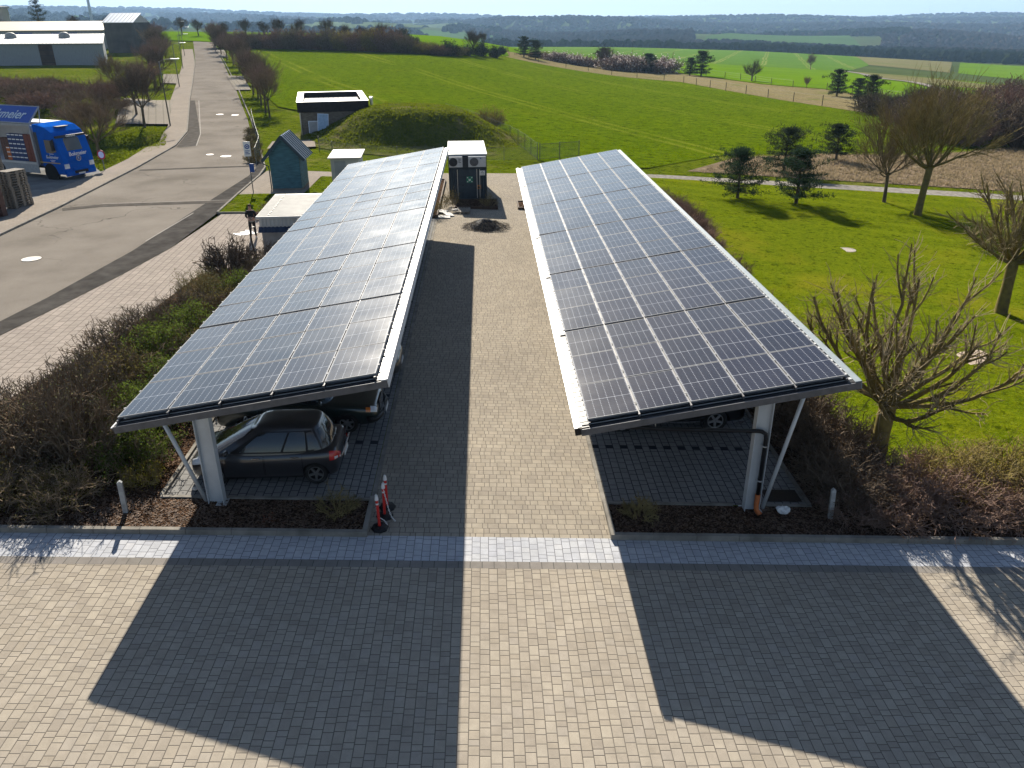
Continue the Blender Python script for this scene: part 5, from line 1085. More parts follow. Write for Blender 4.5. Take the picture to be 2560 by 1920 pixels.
# --- white figure painted on the pavement
t=None
M_fig=P('white_floor_paint',(.66,.66,.66),.7,var=.04,world=True)
def floor_mark():
    polys=[[(-7.15,26.0),(-6.65,25.75),(-6.2,26.1),(-6.0,26.7),(-6.3,27.3),(-6.75,27.35),(-6.6,26.9),(-6.95,26.75),(-6.8,26.45),(-7.3,26.3)],[(-6.1,26.2),(-5.7,26.4),(-5.75,26.9),(-6.05,26.75)],[(-5.9,27.6),(-5.4,27.7),(-5.45,28.4),(-5.8,28.3)]]
    m=MB()
    for q in polys: m.add([G(x,y,.012) for x,y in q],[tuple(range(len(q)))])
    m.v=[(-6.55+(a+6.55)*.75,26.6+(b-26.6)*.75,ZH(-6.55+(a+6.55)*.75,26.6+(b-26.6)*.75)+.012) for a,b,c in m.v]; o=m.build('floor_marking',M_fig,fixn=False); tag(o,'white pictogram painted on the pavers by the standing person','floor marking')
floor_mark()
# --- posts, stanchions, litter
def bol(label,x,y,rz,lean):
    t=thing('marker_post',label,'post',G(x,y),rz); M=Matrix.Rotation(lean,4,'Y'); m=MB(); m.prism([(-.055,-.1),(.055,-.1),(.055,.83),(.0,.88),(-.055,.83)],-.045,.045,'xz',M); m.build('post_body',P('weathered_grey_post',(.33,.34,.34),.7,var=.15,scale=6),t,bevel=.012); m=MB(); m.b2((-.05,-.049,.6),(.05,-.046,.78),M); m.build('reflector',M_wallg,t)
bol('grey marker post standing in the mulch before the left hedge',-2.33,.62,.2,.03); bol('grey marker post standing in the mulch before the right hedge',14.47,.78,-.1,-.05)
M_redp=P('red_plastic',(.52,.03,.025),.4,var=.06); M_whp=P('white_plastic',(.68,.68,.68),.4,var=.03)
def stan(label,x,y,lean,rz):
    t=thing('chain_stanchion',label,'stanchion',G(x,y),rz,'stanchions by the kerb'); M=Matrix.Rotation(lean,4,'Y')
    m=MB(); m.lathe([(.02,0),(.2,0),(.205,.03),(.17,.07),(.06,.085),(.05,.09)],8); m.build('base',M_black,t)
    m=MB(); m.lathe([(.033,.08),(.033,.78)],12,M=M); m.build('pole',M_redp,t); m=MB(); m.lathe([(.034,.785),(.044,.78),(.042,.81),(.034,.87),(.03,.9),(.005,.905)],12,M=M); m.tube([M@V((-.03,0,.90)),M@V((0,0,.94)),M@V((.03,0,.90))],.008,6); m.build('cap',M_whp,t); m=MB(); m.lathe([(.0345,.66),(.0345,.70)],12,M=M); m.build('band',M_whp,t); return t
stan('front red and white chain stanchion at the kerb corner',3.6,.14,-.02,.2); stan('middle red and white chain stanchion behind the front one',3.66,.62,.03,.9); stan('rear red and white chain stanchion nearest the parked cars',3.68,1.0,.0,1.7)
def chain(label,pts):
    t=thing('plastic_chain',label,'chain',(0,0,0)); m=MB(); P_=[V(p) for p in pts]; d=0
    tot=sum((b-a).length for a,b in zip(P_,P_[1:])); n=int(tot/.045)
    for i in range(n):
        s=tot*i/n; a=0
        for p,q in zip(P_,P_[1:]):
            l=(q-p).length
            if s<=a+l: c=p+(q-p)*((s-a)/l); dr=(q-p).normalized(); break
            a+=l
        sd=dr.cross(V((0,0,1)) if i%2 else V((1,.3,0))); sd.normalize(); ring=[c+dr*.03*math.cos(k*PI/3)+sd*.017*math.sin(k*PI/3) for k in range(7)]; m.tube(ring,.0055,4,False)
    m.build('links',M_whp,t)
z=ZH(3.6,.3)
chain('white plastic chain hanging between the red stanchions',[(3.6,.14,z+.86),(3.55,.2,z+.5),(3.57,.25,z+.25),(3.7,.3,z+.1),(3.78,.2,z+.03)]); chain('white plastic chain trailing onto the pavers behind the stanchions',[(3.66,.62,z+.84),(3.73,.55,z+.55),(3.78,.5,z+.3),(3.85,.42,z+.12),(3.95,.35,z+.03)])
def rag(label,x,y,r,mat):
    t=thing('crumpled_bag',label,'litter',G(x,y,.03)); m=MB(); n=14; rows=[]
    for i in range(8):
        th=PI*i/7; rows.append([V((r*math.sin(th)*math.cos(2*PI*j/n),r*.7*math.sin(th)*math.sin(2*PI*j/n),r*.55*(1+math.cos(th))))*(1+.35*noise.noise((i*1.3,j%n*1.1,x))) for j in range(n+1)])
    m.grid(rows); m.build('bag',mat,t)
rag('crumpled white bag lying in the mulch by the right carport foot',13.35,.95,.17,M_whp); rag('small scrap of white paper beside the left carport foot',-1.05,1.6,.08,M_wallw)
def manhole(label,x,y,r,mat=None):
    t=thing('manhole_cover',label,'manhole cover',G(x,y,.016)); m=MB(); m.lathe([(.01,.006),(r*.8,.006),(r*.8,.0),(r*.86,.0),(r*.86,.008),(r,.008),(r,-.02)],28); m.build('lid',mat or M_mh,t)
M_mh=P('worn_cast_lid',(.42,.40,.37),.6,.2,var=.12,scale=6)
for lb,x,y,r in (('pale round manhole cover in the near part of the road',-15.2,21.8,.42),('pale round manhole cover in the road level with the teal hut',-15.0,52.2,.42),('flat square-patched manhole left of the middle road cover',-16.6,53.2,.3),('small manhole cover left of the pair far up the road',-24.9,83.8,.42),('small manhole cover right of the pair far up the road',-22.9,83.0,.42)): manhole(lb,x,y,r)
manhole('concrete manhole cover set in the lawn',26.0,26.8,.48,P('concrete_lid',(.3,.26,.22),.85,var=.12,scale=6)); 
t=thing('bare_patch_slab','worn sandy slab in the lawn behind the pollarded tree','slab',G(24.2,11.5,.02),.5); m=MB(); m.prism([(-.9,-.4),(-.2,-.55),(.8,-.3),(.95,.25),(.1,.5),(-.8,.3)],-.03,.015,'xy'); m.build('slab',P('sandy_slab',(.33,.26,.2),.9,var=.2,scale=3),t)
# --- fences
M_wire=P('fence_post_metal',(.12,.125,.12),.6,.3,var=.1); M_postw=P('wooden_fence_post',(.10,.078,.055),.9,var=.2,scale=4)
def meshmat():
    m,t,b=newmat('chain_link'); X,Y,Z=t.sep(t.n('ShaderNodeTexCoord').outputs['UV']); u=t.m('ADD',X,Y); v=t.m('SUBTRACT',X,Y)
    a=t.m('MINIMUM',t.m('ABSOLUTE',t.m('SUBTRACT',t.m('FRACT',u),.5)),t.m('ABSOLUTE',t.m('SUBTRACT',t.m('FRACT',v),.5)))
    b.inputs['Base Color'].default_value=(.16,.18,.17,1); b.inputs['Roughness'].default_value=.5; t.put(b.inputs['Alpha'],t.m('LESS_THAN',a,.055)); return m
M_mesh=meshmat()
def fence(name,label,pts,h,sp,mesh=True,wood=False,wires=0,lean=.0,rails=True):
    t=thing(name,label,'fence',(0,0,0)); P_=[V((x,y,0)) for x,y in pts]; tot=sum((b-a).length for a,b in zip(P_,P_[1:])); n=max(1,round(tot/sp)); pos=[]
    for i in range(n+1):
        s=tot*i/n; a=0
        for p,q in zip(P_,P_[1:]):
            l=(q-p).length
            if s<=a+l+1e-6: c=p+(q-p)*((s-a)/l); pos.append((c.x,c.y,ZH(c.x,c.y))); break
            a+=l
    cnt=0
    for x,y,z in pos:
        hh=h*rnd.uniform(.92,1.08) if wood else h; dx,dy=(rnd.uniform(-.1,.1),rnd.uniform(-.1,.1)) if wood else (0,0)
        m=MB(); m.tube([(x,y,z-.2),(x+dx,y+dy,z+hh+.05)],.075 if wood else .03,6); m.build('post',M_postw if wood else M_wire,t); cnt+=1
    m=MB()
    for (x0,y0,z0),(x1,y1,z1) in zip(pos,pos[1:]):
        for k in range(max(2,wires) if rails else 0):
            f=(k+1)/max(2,wires)*h if wires else (h if k else .05); m.tube([(x0,y0,z0+f),(x1,y1,z1+f)],.008 if not wood else .012,3,False)
    if rails: m.build('wire',M_wire,t)
    if mesh:
        me=bpy.data.meshes.new('mesh_panel'); vs=[];fs=[];uv=[]; a=0
        for (x0,y0,z0),(x1,y1,z1) in zip(pos,pos[1:]):
            l=math.hypot(x1-x0,y1-y0); k=len(vs); vs+=[(x0,y0,z0+.04),(x1,y1,z1+.04),(x1,y1,z1+h),(x0,y0,z0+h)]; fs.append((k,k+1,k+2,k+3)); q=1/.075; uv+=[(a*q,0),((a+l)*q,0),((a+l)*q,h*q),(a*q,h*q)]; a+=l
        me.from_pydata(vs,[],fs); ul=me.uv_layers.new(name='UVMap')
        for i,c in enumerate(uv): ul.data[i].uv=c
        me.materials.append(M_mesh); o=bpy.data.objects.new('mesh_panel',me); COL.objects.link(o); o.parent=t
    return t
fence('wire_fence','chain-link fence running up the right side of the grassy mound',[(1.6,86),(4.3,80.7),(5.7,76.4),(7.7,69.6),(9.1,65.3),(10.0,60),(10.7,54.6)],1.35,3.0)
fence('wire_fence','chain-link fence along the foot of the mound behind the left carport',[(-8.,55.5),(-6.1,52.4),(-3.3,51.3),(-1.3,51.6),(4,52.5),(10.7,54.4)],1.05,2.9)
fence('wire_fence','rusty wire fence with tall weeds along the road edge by the hut',[(-11.3,47.5),(-12.6,54),(-15,62),(-18.2,73),(-19.3,77)],1.3,2.4,lean=.1)
fence('field_fence','line of wooden posts along the far edge of the bright meadow',[(14,240),(29,234),(43,216),(56,200),(59,170),(63.5,146),(67,130),(70.4,114)],1.7,9,mesh=False,wood=True,wires=3)
fence('field_fence','second line of wooden posts beyond the dry strip of the meadow',[(40,285),(66,260),(77,224),(80,192),(84,182),(88,178),(90,150)],1.6,10,mesh=False,wood=True,wires=3)
t=thing('garden_gate','dark mesh double gate at the corner of the mound fence','gate',G(10.9,54.5),math.radians(22)); m=MB()
for x in (0,1.9,3.8): m.tube([(x,0,-.1),(x,0,1.4)],.04,8)
for x0 in (0,1.9):
    for z in (.1,1.3): m.tube([(x0,0,z),(x0+1.9,0,z)],.02,6)
m.build('gate_frame',M_wire,t); me=bpy.data.meshes.new('mesh_panel'); me.from_pydata([(0,0,.1),(3.8,0,.1),(3.8,0,1.3),(0,0,1.3)],[],[(0,1,2,3)]); ul=me.uv_layers.new(name='UVMap')
for i,c in enumerate([(0,0),(60,0),(60,19),(0,19)]): ul.data[i].uv=c
me.materials.append(M_mesh); o=bpy.data.objects.new('mesh_panel',me); COL.objects.link(o); o.parent=t
# --- person with a controller
def person():
    r=thing('person','person in a black jacket and dark trousers standing on the pavers with a controller','person',G(-5.82,25.55),math.radians(8))
    def skin(name,chains,mat,sub=2):
        vs=[];es=[];rs=[]; 
        for ch in chains:
            k0=None
            for j,(p,rad) in enumerate(ch):
                if isinstance(p,int): k=p
                else: vs.append(p); rs.append(rad); k=len(vs)-1
                if k0 is not None: es.append((k0,k))
                k0=k
        me=bpy.data.meshes.new(name); me.from_pydata(vs,es,[]); o=bpy.data.objects.new(name,me); COL.objects.link(o); o.modifiers.new('s','SKIN'); o.modifiers.new('d','SUBSURF').levels=sub
        for v,rad in zip(me.skin_vertices[0].data,rs): v.radius=rad if hasattr(rad,'__len__') else (rad,rad)
        me.skin_vertices[0].data[0].use_root=True
        dg=bpy.context.evaluated_depsgraph_get(); n=bpy.data.meshes.new_from_object(o.evaluated_get(dg)); o.modifiers.clear(); o.data=n; n.materials.clear(); n.materials.append(mat); n.polygons.foreach_set('use_smooth',[True]*len(n.polygons)); o.parent=r; return o
    MS=P('skin',(.42,.25,.19),.6,var=.04); MJ=P('black_jacket_cloth',(.012,.012,.015),.85,var=.15,scale=8,bump=.3,bscale=12); MT=P('dark_trousers_cloth',(.016,.017,.022),.85,var=.12,scale=8); MH=P('brown_hair',(.07,.03,.018),.7,var=.2,scale=20)
    # body: trunk, neck, head, arms, hands, legs in one surface (facing -y)
    ch=[[((0,0,.95),(.13,.10)),((0,0,1.15),(.13,.09)),((0,0,1.35),(.15,.10)),((0,-.01,1.46),(.055,.055)),((0,-.03,1.56),(.07,.085)),((0,-.03,1.66),(.075,.095)),((0,-.02,1.73),(.05,.06))]]
    n=7
    for s in (-1,1):
        ch.append([(2,0),((s*.17,.0,1.40),(.055,.055)),((s*.24,.03,1.15),(.042,.042)),((s*.12,-.22,1.10),(.033,.033)),((s*.06,-.29,1.12),(.036,.02))])
    for s in (-1,1): ch.append([(0,0),((s*.09,0,.86),(.088,.09)),((s*.11,-.02,.48),(.055,.06)),((s*.13,.02,.09),(.04,.045)),((s*.14,-.10,.04),(.04,.03))])
    skin('body',ch,MS)
    for s in (-1,1):
        for k in range(4):
            x=s*(.075-.005*k); m=MB(); l=(.062,.07,.066,.052)[k]; a=V((s*.055,-.29-.012*k,1.13-.012*k+.02)); m.tube([a,a+V((-s*.01,-.03,.012)),a+V((-s*.03,-.045,0)),a+V((-s*.038,-.04,-l*.3))],[.0095,.009,.008,.006],6); m.build('finger',MS,r,smooth=True)
        m=MB(); a=V((s*.05,-.27,1.15)); m.tube([a,a+V((-s*.018,-.02,.022)),a+V((-s*.03,-.04,.02))],[.011,.0095,.007],6); m.build('thumb',MS,r,smooth=True)
    j=[[((0,0,.92),(.155,.115)),((0,0,1.15),(.15,.11)),((0,0,1.34),(.17,.115)),((0,0,1.45),(.075,.075))]]
    for s in (-1,1): j.append([(2,0),((s*.18,.0,1.39),(.07,.07)),((s*.25,.03,1.15),(.058,.058)),((s*.13,-.21,1.10),(.045,.045))])
    skin('jacket',j,MJ); m=MB(); m.lathe([(.16,.86),(.165,.93)],16,M=Matrix.Scale(.8,4,(0,1,0))); m.build('shirt_hem',P('grey_shirt',(.25,.24,.22),.9),r)
    skin('trousers',[[((0,0,.95),(.14,.11)),((.09,0,.84),(.098,.1)),((.11,-.02,.48),(.068,.072)),((.13,.02,.12),(.052,.058))],[(0,0),((-.09,0,.84),(.098,.1)),((-.11,-.02,.48),(.068,.072)),((-.13,.02,.12),(.052,.058))]],MT)
    for s in (-1,1): m=MB(); m.lathe([(.01,0),(.055,0),(.058,.05),(.04,.10),(.01,.11)],12,M=Matrix.Translation((s*.14,-.05,0))@Matrix.Scale(2.2,4,(0,1,0))); m.build('shoe',M_wallw,r,smooth=True)
    m=MB(); rows=[]
    for i in range(9):
        th=PI*.62*i/8; rows.append([(.088*math.sin(th)*math.cos(2*PI*k/16),-.015+.11*math.sin(th)*math.sin(2*PI*k/16)+(.015 if i>4 else 0),1.655+.115*math.cos(th)+(.04 if (i>5 and math.sin(2*PI*k/16)<-.2) else 0)) for k in range(17)])
    m.grid(rows); m.build('hair',MH,r,smooth=True)
    m=MB()
    for s in (-1,1): m.lathe([(.001,.008),(.011,.006),(.012,0)],8,M=Matrix.Translation((s*.028,-.118,1.635))@Matrix.Rotation(PI/2,4,'X'))
    m.build('eye',M_black,r); m=MB(); m.add([(-.012,-.115,1.605),(.012,-.115,1.605),(0,-.145,1.605),(0,-.118,1.645)],[(0,1,2),(0,2,3),(2,1,3)]); m.build('nose',MS,r); m=MB(); m.b2((-.022,-.118,1.572),(.022,-.112,1.58)); m.build('mouth',P('lips',(.25,.09,.08),.6),r)
    t=thing('drone_controller','grey hand controller held by the person in black','controller',tuple(V(r.location)+V((.045,-.33,1.10))),math.radians(8)); m=MB(); m.b2((-.09,-.04,-.02),(.09,.05,.02)); m.build('case',M_wallg,t,bevel=.012)
    m=MB(); m.b2((-.07,-.1,.02),(.07,-.05,.035)); m.build('screen',M_glass,t)
person()
# ================================================================ trees and shrubs
M_bark=P('grey_brown_bark',(.11,.088,.062),.9,spec=0.,var=.25,scale=5,bump=.5,bscale=25,stretch=(1,1,.3))
M_barkg=P('lichened_bark',(.105,.085,.045),.9,spec=0.,var=.3,scale=4,bump=.5,bscale=25,col2=(.20,.165,.055))
M_twig=P('brown_twigs',(.19,.145,.10),.85,spec=0.,var=.25,scale=3); M_twigr=P('reddish_twigs',(.21,.145,.115),.85,spec=0.,var=.25,scale=3); M_twigd=P('dark_twigs',(.115,.09,.068),.9,spec=0.,var=.25,scale=3); M_twigo=P('olive_twigs',(.20,.16,.075),.85,spec=0.,var=.25,scale=3)
def leafm(name,c1,c2,tr=.3): return P(name,c1,.65,col2=c2,scale=1.7,trans=tr,spec=.0)
M_tan=P('tan_shoots',(.26,.21,.13),.85,spec=0.,var=.25,scale=3); M_hedge=P('grey_hedge_twigs',(.135,.105,.075),.85,spec=0.,var=.3,scale=2.5); M_needle=leafm('pine_needles',(.016,.032,.018),(.038,.066,.034),.2); M_needle2=leafm('dark_pine_needles',(.017,.026,.016),(.038,.052,.03),.2)
M_everg=leafm('evergreen_leaves',(.03,.052,.012),(.11,.15,.028)); M_yell=leafm('yellow_green_leaves',(.13,.13,.02),(.28,.24,.04)); M_bud=leafm('olive_leaf_buds',(.17,.15,.03),(.32,.26,.07)); M_blos=leafm('white_blossom',(.38,.33,.31),(.62,.56,.54)); M_olive=leafm('dull_olive_leaves',(.05,.05,.016),(.13,.115,.04)); M_rust=leafm('rusty_leaves',(.09,.05,.03),(.2,.13,.07)); M_grey=leafm('grey_green_leaves',(.06,.07,.03),(.13,.13,.065))
def rdir(R,d,ang):
    """a direction about ang from d"""
    d=d.normalized(); a=d.orthogonal().normalized(); b=d.cross(a); t=R.uniform(0,2*PI); return (d*math.cos(ang)+(a*math.cos(t)+b*math.sin(t))*math.sin(ang)).normalized()
def limb(mb,R,p,d,L,r0,r1,up=.2,wob=.18,segs=4,n=5):
    pts=[p];rs=[r0]; q=p.copy(); d=d.normalized()
    for i in range(segs):
        d=(d+V((R.gauss(0,wob),R.gauss(0,wob),R.gauss(0,wob)+up))).normalized() if i else d
        q=q+d*(L/segs); pts.append(q.copy()); rs.append(r0+(r1-r0)*(i+1)/segs)
    mb.tube(pts,rs,n,False); return pts,rs,d
def along(pts,f):
    k=f*(len(pts)-1); i=min(int(k),len(pts)-2); return pts[i]+(pts[i+1]-pts[i])*(k-i),(pts[i+1]-pts[i]).normalized()
def bare_tree(name,label,cat,h,trunk,cr,seed,mats,kind='globe',group=None,tr=.11):
    """a leafless tree: trunk, limbs leaving its head, and a crown of fine twigs"""
    R=random.Random(seed); t=thing(name,label,cat,(0,0,0),0,group); m=MB(); lean=V((R.uniform(-.12,.12),R.uniform(-.12,.12),0))
    top=V((lean.x,lean.y,trunk)); m.tube([(0,0,-.25),(0,0,.05),tuple(lean*.4+V((0,0,trunk*.5))),tuple(top)],[tr*1.5,tr*1.15,tr*.95,tr*.95],10,False); m.build('trunk',mats[0],t,smooth=True,fixn=False)
    mb=MB(); tw=MB(); CH=h-trunk
    nl={'globe':13,'street':10,'pollard':21,'upright':9,'wide':12}[kind]
    for i in range(nl):
        f=(i+.5)/nl; az=i*2.4+R.uniform(-.3,.3); th={'globe':.25+1.15*f,'street':.2+.85*f,'pollard':.12+1.4*f**.85,'upright':.1+.6*f,'wide':.3+1.1*f}[kind]
        d=V((math.sin(th)*math.cos(az),math.sin(th)*math.sin(az),math.cos(th)))
        reach=1/max(.3,math.sqrt((math.sin(th)/cr)**2+(math.cos(th)/CH)**2)) if th<1.5 else cr
        L=min(reach,max(cr,CH))*({'globe':.86,'street':.74,'upright':.75,'wide':.72,'pollard':.98}[kind])*R.uniform(.85,1.1)
        st=top-V((0,0,R.uniform(0,.25)*(1 if kind!='street' else trunk*.8)))
        up={'globe':.22,'street':.2,'pollard':.30,'upright':.3,'wide':.15}[kind]
        r0=tr*(.42 if kind!='pollard' else .33); pts,rs,dd=limb(mb,R,st,d,L,r0,r0*.45,up*.6,.12,5,6)
        if kind=='pollard':
            for k in range(R.randint(4,6)):
                p,d0=along(pts,R.uniform(.25,.95)); e=rdir(R,d0+V((0,0,.3)),R.uniform(.25,.7)); q2,_,d2=limb(mb,R,p,e,R.uniform(.5,1.3),r0*.45,r0*.25,.22,.13,3,5)
                for z in range(R.randint(7,11)):
                    p3,d3=along(q2,R.uniform(.2,1)); limb(tw,R,p3,rdir(R,d3,R.uniform(.3,1.0)),R.uniform(.25,.9),.012,.006,.14,.25,3,3)
            for z in range(16): limb(tw,R,pts[-1]-(pts[-1]-pts[-2])*R.uniform(0,.6),rdir(R,dd,R.uniform(.3,1.3)),R.uniform(.12,.4),.009,.005,.05,.3,2,3)
            for z in range(26): p3,d3=along(pts,R.uniform(.1,1)); limb(tw,R,p3,rdir(R,d3,R.uniform(.5,1.4)),R.uniform(.2,.7),.008,.004,.05,.3,3,3)
            continue
        for k in range(7):
            p,d0=along(pts,.25+.75*(k+R.random())/7); e=rdir(R,d0,R.uniform(.3,.8)); e.z+=.2; l2=L*R.uniform(.4,.75)*(1.15-.4*k/7)
            q2,_,d2=limb(mb,R,p,e,l2,r0*.34,r0*.15,up,.14,3,4)
            for z in range(6):
                p3,d3=along(q2,.2+.8*(z+R.random())/6); e3=rdir(R,d3,R.uniform(.25,.7)); e3.z+=.15; l3=l2*R.uniform(.45,.8)
                q3,_,d4=limb(tw,R,p3,e3,l3,.014,.008,up,.12,2,3)
                for y in range(5):
                    p4,d5=along(q3,R.uniform(.15,1)); limb(tw,R,p4,rdir(R,d5+V((0,0,.25)),R.uniform(.2,.6)),l3*R.uniform(.5,.9),.009,.005,.05,.1,1,3)
    mb.build('limb',mats[0],t,smooth=True,fixn=False)['kind']='stuff'; tw.build('twig',mats[1],t,fixn=False)['kind']='stuff'
    return t
def clump(mb,R,c,r,n,size,flat=.6,up=.3):
    for i in range(n):
        d=V((R.gauss(0,1),R.gauss(0,1),R.gauss(0,1)*flat)); d.normalize(); p=c+d*r*(R.random()**.45)*V((1,1,flat)).length/1.6
        a=(d+V((R.gauss(0,.6),R.gauss(0,.6),R.gauss(0,.6)+up))).normalized(); b=a.orthogonal().normalized(); b=(b*math.cos(i)+a.cross(b)*math.sin(i)); s=size*R.uniform(.7,1.35)
        mb.add([p-b*s*.16,p+b*s*.16,p+a*s+b*s*.06,p+a*s-b*s*.06],[(0,1,2,3)])
def pine(name,label,h,cr,seed,mat,group=None,spread=1.,base=.14):
    R=random.Random(seed); t=thing(name,label,'tree',(0,0,0),0,group); m=MB(); lx=R.uniform(-.15,.15); m.tube([(0,0,-.2),(lx*.3,0,h*.3),(lx,R.uniform(-.1,.1),h*.93)],[.13*h/3.4,.1*h/3.4,.03],8,False); m.build('trunk',M_bark,t,smooth=True,fixn=False)
    mb=MB(); nd=MB(); lv=8
    for i in range(lv):
        f=i/(lv-1); z=h*(base+(.95-base)*f); rr=cr*((1-f**1.7)**.6*(.72+.28*min(1,f*5))+.12)*R.uniform(.8,1.12); k=5 if f<.8 else 4
        for j in range(k):
            a=2*PI*(j+R.random()*.7)/k+i; L=rr*R.uniform(.45,1.25); d=V((math.cos(a),math.sin(a),.02+.6*f)); pts,_,_=limb(mb,R,V((lx*f,0,z)),d,L,.035*h/3.4,.012,.05,.12,3,4)
            for q in range(6): 
                p,_d=along(pts,.3+.7*q/5); off=V((R.gauss(0,.17),R.gauss(0,.17),R.gauss(.03,.05)))*cr*.5; clump(nd,R,p+off*1.2,.15*cr*R.uniform(.6,1.3),44,.12*(h/3.4)**.5,.45,.6)
    clump(nd,R,V((lx,0,h*.93)),.14*cr,60,.12,1.,.6)
    mb.build('branch',M_bark,t,fixn=False)['kind']='stuff'; nd.build('needles',mat,t,fixn=False)['kind']='stuff'; return t
def shrub(name,label,w,h,seed,tmat,lmat=None,stems=70,leaves=0,lsize=.06,group=None,up=.9,twl=1.,cat='shrub',trim=False,rad=1.):
    """a bush: many stems from the ground, forking to fine twigs, and leaves through its volume where it has them"""
    R=random.Random(seed); t=thing(name,label,cat,(0,0,0),0,group); m=MB(); tips=[]
    for i in range(stems):
        a=R.uniform(0,2*PI); rr=math.sqrt(R.random()); th=rr*(1.25-.35*up); d=V((math.sin(th)*math.cos(a),math.sin(th)*math.sin(a),math.cos(th))); st=V((math.cos(a)*rr*w*.25,math.sin(a)*rr*w*.25,-.02))
        Lm=1/math.sqrt((math.sin(th)/(w*.5))**2+(math.cos(th)/h)**2); L=Lm*R.uniform(.55,.8)
        pts,_,d1=limb(m,R,st,d,L,.013*rad,.009*rad,.06*up,.2,4,4)
        for k in range(5):
            p,d0=along(pts,.3+.7*(k+R.random())/5); e=rdir(R,d0,R.uniform(.4,1.0)); l2=Lm*R.uniform(.18,.36)*twl; q,_,d2=limb(m,R,p,e,l2,.008*rad,.0055*rad,.1,.28,3,3); tips.append(q[-1])
            for z in range(3):
                p3,d3=along(q,R.uniform(.3,1)); q3,_,_=limb(m,R,p3,rdir(R,d3,R.uniform(.4,1.1)),l2*R.uniform(.3,.7),.0055*rad,.0045*rad,.05,.25,2,3); tips.append(q3[-1])
    m.build('stems',tmat,t,fixn=False)['kind']='stuff'
    if lmat:
        lf=MB()
        for i in range(leaves):
            if R.random()<.6 and tips: c=R.choice(tips)+V((R.gauss(0,.06),R.gauss(0,.06),R.gauss(0,.06)))
            else:
                a=R.uniform(0,2*PI); ct=R.random(); rr=R.random()**.28; sn=math.sqrt(1-ct*ct); nz=.82+.3*noise.noise((math.cos(a)*2+seed,math.sin(a)*2,ct*3)); c=V((sn*math.cos(a)*w*.5,sn*math.sin(a)*w*.5,ct*h))*rr*nz
                c.z=max(.05,c.z)
            u=V((R.gauss(0,1),R.gauss(0,1),R.gauss(0,1)+.4)).normalized(); b=u.orthogonal().normalized(); b=b*math.cos(i)+u.cross(b)*math.sin(i); v=u.cross(b); s=lsize*R.uniform(.6,1.3)
            lf.add([c-b*s*.5,c+v*s*.28,c+b*s*.5,c-v*s*.28],[(0,1,2,3)])
        lf.build('leaves',lmat,t,fixn=False)['kind']='stuff'
    return t
seen={}
def place(key,make,x,y,label,rz=0,sc=1.,group=None,dz=0):
    """the first of a kind is built, later ones are copies with the same meshes"""
    if key not in seen: o=make(); seen[key]=o; o.location=G(x,y,dz); o.rotation_euler=(0,0,rz); o.scale=sc if hasattr(sc,'__len__') else (sc,)*3; o['label']=label
    else: o=dup(seen[key],G(x,y,dz),rz,sc,label)
    if group: o['group']=group
    elif 'group' in o.keys(): del o['group']
    return o
# --- street trees
def st(i): return lambda: bare_tree('bare_street_tree','x','tree',7.,2.1,2.9,40+i,(M_bark,(M_twig,M_twigr,M_twigd)[i]),'street',None,.12)
lt=[(-26.6,55.2,0,1.02),(-29.2,72.2,2,1.0),(-33.3,72.8,1,.82),(-33.6,81.5,0,.9),(-38.0,97,1,.9),(-46.5,107.5,0,.95),(-47.3,126.5,2,.95),(-53.5,140,1,1.),(-58.5,157,0,1.),(-63,172,1,1.),(-70,190,2,1.05),(-77,207,0,1.1),(-83,224,1,1.1)]
for i,(x,y,k,s) in enumerate(lt):
    place(('st',k),st(k),x,y,f"bare street tree left of the footpath, {ORD[i]} in line from the lorry",i*1.3,(s*1.1,s*1.1,s),'street trees left of the road')
rt=[(-18.5,81.4,0,.86),(-20.3,86.9,1,.9),(-23.0,95.5,0,.95),(-25.4,103.5,2,.95),(-27.9,110.5,1,1.),(-34,130,0,.95),(-39,146,2,1.),(-43.5,160,1,1.),(-48.2,172.5,0,1.),(-54,188,1,1.),(-60,204,2,1.05),(-65.5,218,0,1.1),(-70,232,1,1.1)]
for i,(x,y,k,s) in enumerate(rt):
    place(('st',k),st(k),x,y,f"bare street tree right of the road, {ORD[i]} in the row from the near end",i*2.1+.5,(s*.95,s*.95,s),'street trees right of the road')
# --- lawn trees
place('pineA',lambda:pine('pine_tree','x',3.3,1.95,11,M_needle),23.9,40.3,'bushy dark pine on the lawn, left of the two by the gravel path',0)
place('pineB',lambda:pine('pine_tree','x',3.55,1.85,12,M_needle),27.7,39.2,'bushy dark pine on the lawn, right of the two by the gravel path',1)
place('pineC',lambda:pine('pine_tree','x',3.5,2.35,13,M_needle2,base=.15),31.8,53.3,'broad sparse pine behind the lawn pines at the edge of the dry grass',2)
place('pineD',lambda:pine('pine_tree','x',3.4,2.1,14,M_needle2,base=.2),39.8,61.5,'flat-topped dark pine in the dry grass left of the round bare trees',.5,(1.,1.,.95))
place('globeA',lambda:bare_tree('round_bare_tree','x','tree',6.,2.0,2.5,21,(M_bark,M_twig),'globe',None,.12),34.6,40.6,'smaller round-crowned bare tree on the lawn edge')
place('globeB',lambda:bare_tree('round_bare_tree','x','tree',9.2,2.9,4.4,22,(M_barkg,M_twigo),'globe',None,.2),35.0,36.6,'large round-crowned bare tree on the lawn right of the smaller one',0,(1.12,1.12,1.1))
place('pollard',lambda:bare_tree('pollarded_tree','x','tree',5.5,2.05,3.5,31,(M_barkg,M_tan),'pollard',None,.23),16.75,3.35,'pollarded tree with knobbly lichened branches by the right hedge',.6)
place('pollard2',lambda:bare_tree('pollarded_tree','x','tree',6.6,2.4,3.6,33,(M_barkg,M_tan),'pollard',None,.24),28.6,16.8,'pollarded tree with a dark trunk cut off by the right picture edge',2.)
